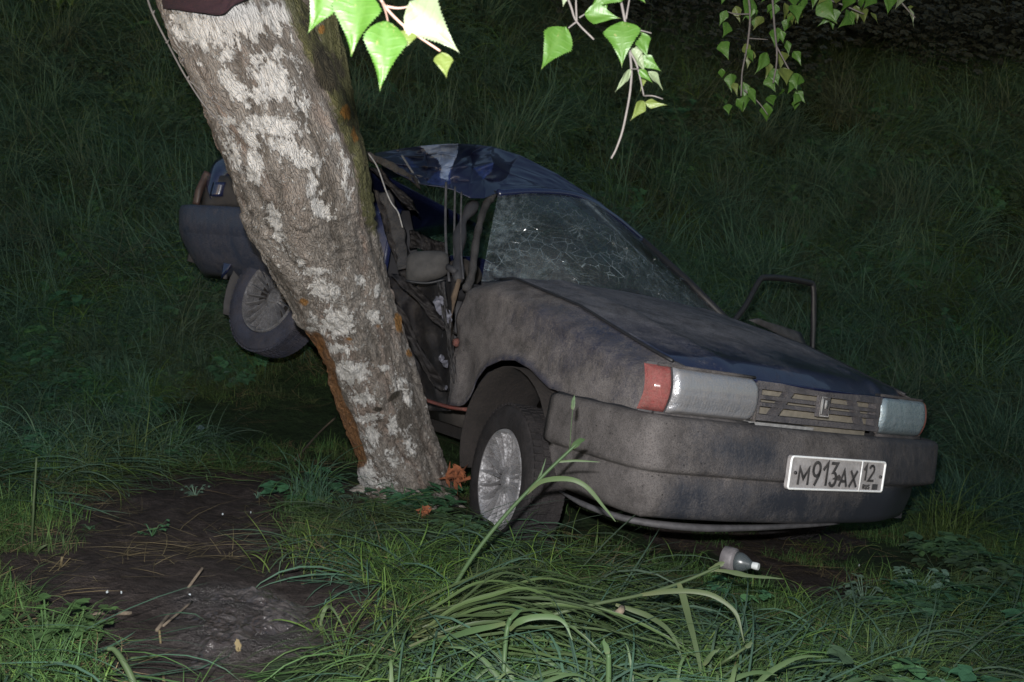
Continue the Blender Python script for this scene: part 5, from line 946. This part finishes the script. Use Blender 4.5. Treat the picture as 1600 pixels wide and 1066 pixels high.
stalkobj('grass_stalk', 'long stalk lying towards the bottle top with leaves curving down', 'grass stalk',
     [([gd(800, 985, .05), (860, 962, 2.20), (930, 944, 2.22), (1000, 930, 2.25), (1060, 912, 2.28), (1125, 885, 2.3)], .005, .0035)],
     [([(1000, 930, 2.25), (1060, 924, 2.22), (1110, 930, 2.20), (1148, 955, 2.18), (1162, 1005, 2.16)], .013), ([(1060, 912, 2.25), (1072, 950, 2.2), (1085, 1000, 2.12), (1098, 1066, 2.05)], .016), ([(1115, 890, 2.3), (1150, 896, 2.3), (1180, 901, 2.3), (1225, 905, 2.3)], .011), ([(962, 945, 2.23), (1010, 962, 2.2), (1045, 985, 2.15), (1068, 1030, 2.1)], .012), ([(1108, 892, 2.3), (1125, 882, 2.3), (1132, 878, 2.3)], .014)], M_stalk, ground_hit(820, 985), matr=M_stalk)
stalkobj('grass_stalk', 'pale cut stalk standing at the bottom centre with drooping leaves', 'grass stalk',
     [([(785, 1090, 1.95), (788, 1030, 1.97), (792, 985, 2.0), (798, 965, 2.0)], .0050, .0055)],
     [([(790, 975, 2.0), (740, 985, 2.03), (690, 1000, 2.08), (650, 1012, 2.12)], .013), ([(795, 985, 2.0), (815, 970, 1.98), (850, 964, 1.98), (880, 972, 1.98), (895, 1000, 1.97)], .013), ([(794, 972, 2.0), (806, 958, 1.99), (816, 952, 1.98)], .010)], M_stalk, ground_hit(786, 1060))
stalkobj('grass_stalk', 'short pale stalk stub at the bottom edge right of centre', 'grass stalk', [([(950, 1090, 1.9), (951, 1050, 1.9), (951, 1022, 1.9)], .0065, .0055)], [([(951, 1022, 1.9), (946, 1010, 1.9), (943, 998, 1.9)], .012)], M_stalk, ground_hit(950, 1060))
stalkobj('grass_stalk', 'thin pale stalk rising at the far lower left', 'grass stalk', [([gd(45, 985), (47, 900, 2.55), (52, 800, 2.55), (57, 715, 2.55)], .004, .0025)], [([(47, 880, 2.55), (60, 860, 2.5), (75, 850, 2.5)], .008)], M_stalk, ground_hit(45, 985))
stalkobj('grass_stalk', 'dry stem standing left of the mud patch', 'grass stalk', [([gd(90, 975), (90, 930, 2.5), (97, 870, 2.5)], .004, .003), ([(93, 890, 2.5), (110, 872, 2.5)], .002, .001)], [], M_dry, ground_hit(90, 975))
stalkobj('grass_stalk', 'thick pale bent stem at the bottom left', 'grass stalk', [([(215, 1090, 1.70), (205, 1058, 1.71), (190, 1030, 1.72), (178, 1015, 1.73), (168, 1014, 1.73)], .007, .004)], [], M_stalk, ground_hit(205, 1060))
stalkobj('grass_stalk', 'thin upright dry stem at the bottom left', 'grass stalk', [([gd(256, 1066), (253, 1030, 2.02), (249, 985, 2.05)], .003, .0025)], [], M_dry, ground_hit(256, 1066))
stalkobj('grass_stalk', 'long green stalk lying across the wet mud, ending in a drooping tuft', 'grass stalk', [([gd(205, 1030, .02), (300, 1020, 2.1), (400, 1005, 2.14), (480, 990, 2.18), (500, 978, 2.2)], .0042, .003)],
     [([(500, 980, 2.2), (505, 960, 2.2), (512, 948, 2.2), (522, 955, 2.18), (545, 1000, 2.15)], .009), ([(500, 980, 2.2), (480, 1010, 2.16), (455, 1040, 2.1)], .010), ([(502, 980, 2.2), (504, 1020, 2.12), (503, 1060, 2.08)], .011), ([(503, 980, 2.2), (520, 1010, 2.14), (535, 1050, 2.1)], .010), ([(500, 982, 2.2), (470, 1000, 2.17), (430, 1020, 2.1)], .007)], M_stalk, ground_hit(300, 1022))
stalkobj('grass_stalk', 'small forked green stalk near the bottom edge, right of the pale stub', 'grass stalk', [([gd(1095, 1060), (1130, 1035, 2.05), (1165, 1012, 2.05)], .0035, .003)], [([(1100, 1040, 2.05), (1112, 1022, 2.04), (1125, 1014, 2.04)], .010), ([(1165, 1012, 2.05), (1172, 1006, 2.05), (1176, 1004, 2.05)], .010)], M_stalk, ground_hit(1110, 1058))
stalkobj('grass_stalk', 'yellow green seed stem beside the wet mud at the bottom', 'grass stalk', [([gd(382, 1066), (376, 1040, 2.02), (372, 1012, 2.03)], .0016, .0014)], [([(374, 1018, 2.03), (371, 1005, 2.03), (370, 998, 2.03)], .013)], M_dry, ground_hit(382, 1062))
# combed tussock of broad blades
tus = empty('grass_tussock', ground_hit(700, 1010)); tag(tus, 'broad blue green blades combed flat to the right across the bottom centre', 'grass tussock')
TV, TF_, TB, TA = [], [], [], []
for k in range(115):
    q0 = ground_hit(655 + rng.uniform(-20, 60), 1000 + rng.uniform(-30, 30)); an = rng.normal() * .30 + .04; ln = rng.uniform(.30, .80); H_ = rng.uniform(.02, .13); bend = rng.normal() * .35; pts = []; x, y = q0[0], q0[1]
    for i_ in range(6):
        t = i_ / 5; z = height(x, y) + .012 + 4 * H_ * (t + .03) * (1.02 - t) * (.8 + .4 * t); pts.append(np.array([x, y, z + .015 * rng.uniform()])); x += ln / 5 * math.cos(an); y += ln / 5 * math.sin(an) * .8; an -= bend / 5 + .05 * (t > .5)
    V, Fc, bt, al = ribbon(pts, rng.uniform(.0045, .0095), n=4, up=np.array([rng.normal() * .5, rng.normal() * .5, 1.])); bt = [rng.uniform() ** .8] * len(bt); b = len(TV); TV += V; TF_ += [tuple(i + b for i in f) for f in Fc]; TB += bt; TA += al
build('blades', TV, TF_, M_stalkb, tus, attrs={'bt': TB, 'al': TA})['kind'] = 'stuff'
TV, TF_, TB, TA = [], [], [], []
for k in range(34):
    a0_ = rng.uniform(560, 1180); b0_ = 1085; pts = []; an = rng.normal() * .55; ln = rng.uniform(50, 130); d0_ = rng.uniform(1.8, 2.05)
    for s_ in np.linspace(0, 1, 5): pts.append(P(a0_ + math.sin(an * (1 + s_)) * ln * s_, b0_ - ln * s_ * math.cos(an) + 40 * s_ ** 3, d0_ + .05 * s_))
    V, Fc, bt, al = ribbon(pts, rng.uniform(.005, .011), n=3); b = len(TV); TV += V; TF_ += [tuple(i + b for i in f) for f in Fc]; TB += bt; TA += al
fg = build('foreground_blades', TV, TF_, M_stalk, None, attrs={'bt': TB, 'al': TA}); tag(fg, 'loose upright blades along the bottom edge of the picture', None, None, 'stuff')

# sticks
for i, (pts, r, lab) in enumerate((
    ([gd(245, 985, .02), (280, 938, 2.4), (316, 888, 2.5)], .004, 'thin grey stick propped over the mud patch'),
    ([gd(255, 978, .015), gd(300, 940, .015)], .003, 'short dark stick lying beside the propped one'),
    ([gd(460, 720, .02), gd(500, 675, .03), gd(525, 652, .05)], .005, 'dead stick leaning against the left foot of the trunk'),
    ([gd(1400, 1066, .02), gd(1330, 1010, .02), gd(1285, 1000, .02)], .004, 'dark stem lying at the lower right'),
    ([gd(935, 962, .04), (965, 958, 2.2), (972, 950, 2.22)], .008, 'brown twig piece lying on the combed tussock'),
    ([gd(140, 960, .01), gd(205, 958, .012)], .005, 'brown wood chip stick on the soil at the far left'),
    ([gd(560, 560, .1), gd(470, 640, .05)], .003, 'thin straw coloured stem behind the trunk'))):
    if i == 6: continue
    m_ = MB(); c = catmull([P(*p) for p in pts], 5); m_.tube(c, r, 7); o = m_.build('stick', M_stick, None, loc=c[0]); tag(o, lab, 'stick')
# plastic bottle top: cut-off grey body, shoulder and pale cap
bt_ = empty('bottle_top', ground_hit(1155, 892)); tag(bt_, 'muddy broken bottle top with a pale cap lying in front of the bumper', 'bottle')
ax0 = P(1132, 872, 2.72); ax1 = P(1186, 886, 2.66); axv = (ax1 - ax0); LB = np.linalg.norm(axv); axv /= LB; s1 = np.cross(axv, AF); s1 /= np.linalg.norm(s1); s2 = np.cross(axv, s1)
def lathe(pr, n=28):
    m_ = MB(); m_.grid(lambda u, v: ax0 + axv * pr[int(round(v * (len(pr) - 1)))][0] * LB + (s1 * math.cos(2 * math.pi * u) + s2 * math.sin(2 * math.pi * u)) * pr[int(round(v * (len(pr) - 1)))][1], n, len(pr) - 1, closeu=True); return m_
m_ = lathe([(-.02, .030), (0, .034), (.28, .034), (.31, .033), (.32, .028), (.36, .027)]); m_.build('body', simple('muddy_grey_plastic', (.10, .092, .095), .6, vs=50, var=.35), bt_, solid=.0015)
m_ = lathe([(.36, .027), (.5, .026), (.62, .021), (.75, .012), (.82, .009)])
gp = Mat('clear_muddy_plastic'); gp.set('Base Color', (.055, .065, .068)).set('Roughness', .3); gp.set('Alpha', .75); m_.build('shoulder', gp.m, bt_, solid=.001)
m_ = lathe([(.80, .0001), (.80, .0095), (.93, .0105), (.99, .0095), (.99, .0001)], 18); m_.build('cap', simple('pale_cap_plastic', (.40, .42, .42), .4, vs=80, var=.12), bt_).modifiers.new('es', 'EDGE_SPLIT')
# wood splinters torn off the birch
def chunk(name, a, b, d, s_, mat, label, cat, seed, flat=1.):
    r_ = np.random.default_rng(seed); m_ = MB(); c = P(a, b, d)
    for k in range(34):
        q = c + s_ * r_.normal(size=3) * .35; dr = r_.normal(size=3); dr /= np.linalg.norm(dr); V = [q + dr * s_ * .75, q - dr * s_ * .5] + [q + s_ * .13 * r_.normal(size=3) for _ in range(3)]; m_.add(V, [(0, 2, 3), (0, 3, 4), (0, 4, 2), (1, 3, 2), (1, 4, 3), (1, 2, 4)])
    o = m_.build(name, mat, None, smooth=False, loc=c); tag(o, label, cat); return o
chunk('wood_splinter', 711, 745, 3.72, .055, M_wood, 'reddish orange ragged wood splinter between trunk foot and front wheel', 'wood splinter', 3)
chunk('wood_splinter', 664, 798, 3.3, .024, M_wood, 'small orange wood splinter in the grass below the trunk foot', 'wood splinter', 4)
def shard(a, b, s_, label, seed, mat=M_glass_shard):
    r_ = np.random.default_rng(seed); c = ground_hit(a, b) + np.array([0, 0, .012]); tocam = CAM - c; tocam /= np.linalg.norm(tocam); V = [c + s_ * np.array([math.cos(t), .8 * math.sin(t), .5 * math.sin(t)]) * r_.uniform(.6, 1) for t in np.linspace(0, 6.28, 6)[:-1]]; V += [v + np.array([0, 0, -.004]) for v in V]
    o = build('glass_shard', V, [(0, 1, 2, 3, 4), (9, 8, 7, 6, 5)] + [(k, k + 5, (k + 1) % 5 + 5, (k + 1) % 5) for k in range(5)], mat, None, smooth=False, loc=c); tag(o, label, 'glass shard')
shard(168, 931, 0.0030, 'bright white glass shard on the soil left of the wet mud', 1); shard(190, 932, 0.0028, 'duller glass shard just right of the bright one', 2)
shard(297, 936, 0.0039, 'whitish shard left of the wet glittering mud', 3); shard(312, 672, .028, 'large pale bluish shard in the dark grass left of the trunk', 4, simple('pale_blue_plastic', (.12, .17, .18), .6))
shard(348, 808, 0.0033, 'small pale shard upper middle of the mud patch', 5); shard(392, 805, 0.0028, 'small pale shard nearest the trunk on the mud patch', 6); shard(1437, 1005, 0.0055, 'white shard lying in weeds at the lower right', 7); shard(1342, 887, 0.0044, 'white shard in the grass right of the bottle top', 8)
# seedlings on the mud and leafy weeds
def weed(a, b, sz, n, mat, label, seed, lobes=3):
    V, Fc, bt, al = herb(int(n * 1.8), sz, sz * .2, seed, lobes); c = ground_hit(a, b); V = np.array(V) + c; o = build('weed', V, Fc, mat, None, attrs={'bt': bt, 'al': al}, loc=c, smooth=False); tag(o, label, 'weed')
weed(238, 838, .055, 9, M_herb, 'bright green seedling alone in the middle of the mud patch', 201)
weed(305, 775, .06, 10, M_pale, 'pale leafy weed at the upper edge of the mud patch', 202)
weed(402, 778, .035, 6, M_pale, 'small pale seedling at the right edge of the mud patch', 203)
weed(140, 828, .03, 5, M_herb, 'tiny seedling at the left of the mud patch', 204)
weed(75, 1020, .11, 30, M_gr, 'yellowish bushy weed with small divided leaves in the bottom left corner', 205)
weed(125, 1000, .09, 22, M_gr, 'second yellowish weed just right of the corner weed', 206)
weed(1430, 930, .12, 26, M_pale, 'pale leafy weed patch at the right below the bumper end', 207); weed(1350, 945, .10, 18, M_pale, 'pale leaved weed left of the patch below the bumper end', 208)
weed(1480, 1030, .10, 14, M_herb, 'dark green weed near the bottom right corner', 209); weed(1545, 745, .16, 9, M_herb, 'broad leaved plant right of the bumper end', 210, 1)
weed(1385, 1020, .07, 10, M_pale, 'small grey green weed at the lower right beside the white shard', 211)
# brighter tufts that stand out of the trampled grass
M_bright = blade_mat('fresh_yellow_green_grass', [(0, (.045, .085, .020)), (.5, (.080, .150, .028)), (1, (.16, .21, .045))])
for (a, b, s_, n_, el_, lab, sd_) in ((1480, 850, 1.1, 110, 72, 'lush light green tuft of grass under the far end of the bumper', 301), (655, 965, .5, 60, 60, 'yellow green grass tuft at the left end of the combed blades', 302), (880, 875, .45, 80, 60, 'fine green tuft below the front bumper corner', 303),
    (625, 905, .5, 70, 55, 'yellow green tuft below the trunk foot', 304), (560, 1000, .45, 60, 62, 'small yellow green tuft at the right edge of the mud', 305), (700, 880, .45, 80, 40, 'bright flattened tuft left of the tall broken stalk', 306), (590, 835, .4, 70, 40, 'green tuft just in front of the trunk foot', 307), (820, 900, .5, 90, 45, 'green tuft below the front wheel', 308), (1215, 960, .45, 70, 45, 'green tuft right of the curved stalk leaf', 309), (470, 880, .4, 50, 65, 'thin tuft on the right rim of the mud patch', 310), (1290, 860, .35, 60, 30, 'flattened tuft in the shade under the number plate', 311)):
    V, Fc, bt, al = blades(n_, .36 * s_, .4, .0040, .13, el_, 14, 1.2, 7, seed=sd_); c = ground_hit(a, b); V = np.array(V) + c; o = build('grass_tuft', V, Fc, M_bright, None, attrs={'bt': bt, 'al': al}, loc=c, smooth=False); tag(o, lab, 'grass tuft')
# white flowered weeds far off on the left bank
for (a, b, lab, sd_) in ((55, 245, 'faint white flowered weed high on the left of the bank', 1), (70, 345, 'faint white flowered weed lower on the left of the bank', 2), (655, 175, 'faint pale flowered weed on the bank above the car roof', 3)):
    c = ground_hit(a, b + 25); r_ = np.random.default_rng(sd_); m_ = MB(); hd_ = MB()
    for k in range(7):
        q = c + np.array([r_.normal() * .12, r_.normal() * .1, .45 + .12 * r_.normal()]); m_.tube([c, lerp(c, q, .5) + .03 * r_.normal(size=3), q], .003, 5)
        for z in range(14): p = q + .035 * r_.normal(size=3) * np.array([1, 1, .3]); hd_.add([p, p + [.014, 0, .002], p + [.007, .012, .0]], [(0, 1, 2)])
    t = empty('flowering_weed', c); tag(t, lab, 'flowering weed'); m_.build('stem', M_grb, t, attrs={'bt': np.full(len(m_.V), .5), 'al': np.full(len(m_.V), .5)}); hd_.build('flower_head', M_pale, t, smooth=False, attrs={'bt': np.full(len(hd_.V), .9), 'al': np.full(len(hd_.V), .5)})

# things of one kind share a group
GR = {'twig': 'birch twigs hanging into the picture', 'grass stalk': 'single broken grass stalks in the foreground', 'stick': 'dead sticks lying on the ground', 'wood splinter': 'orange wood splinters by the trunk foot', 'glass shard': 'small pale shards scattered on the ground', 'weed': 'leafy weeds and seedlings on the ground', 'grass tuft': 'fresh tufts standing out of the trampled grass', 'flowering weed': 'pale flowered weeds on the bank'}
for o in S.objects:
    if o.parent is None and o.get('category') in GR: o['group'] = GR[o['category']]
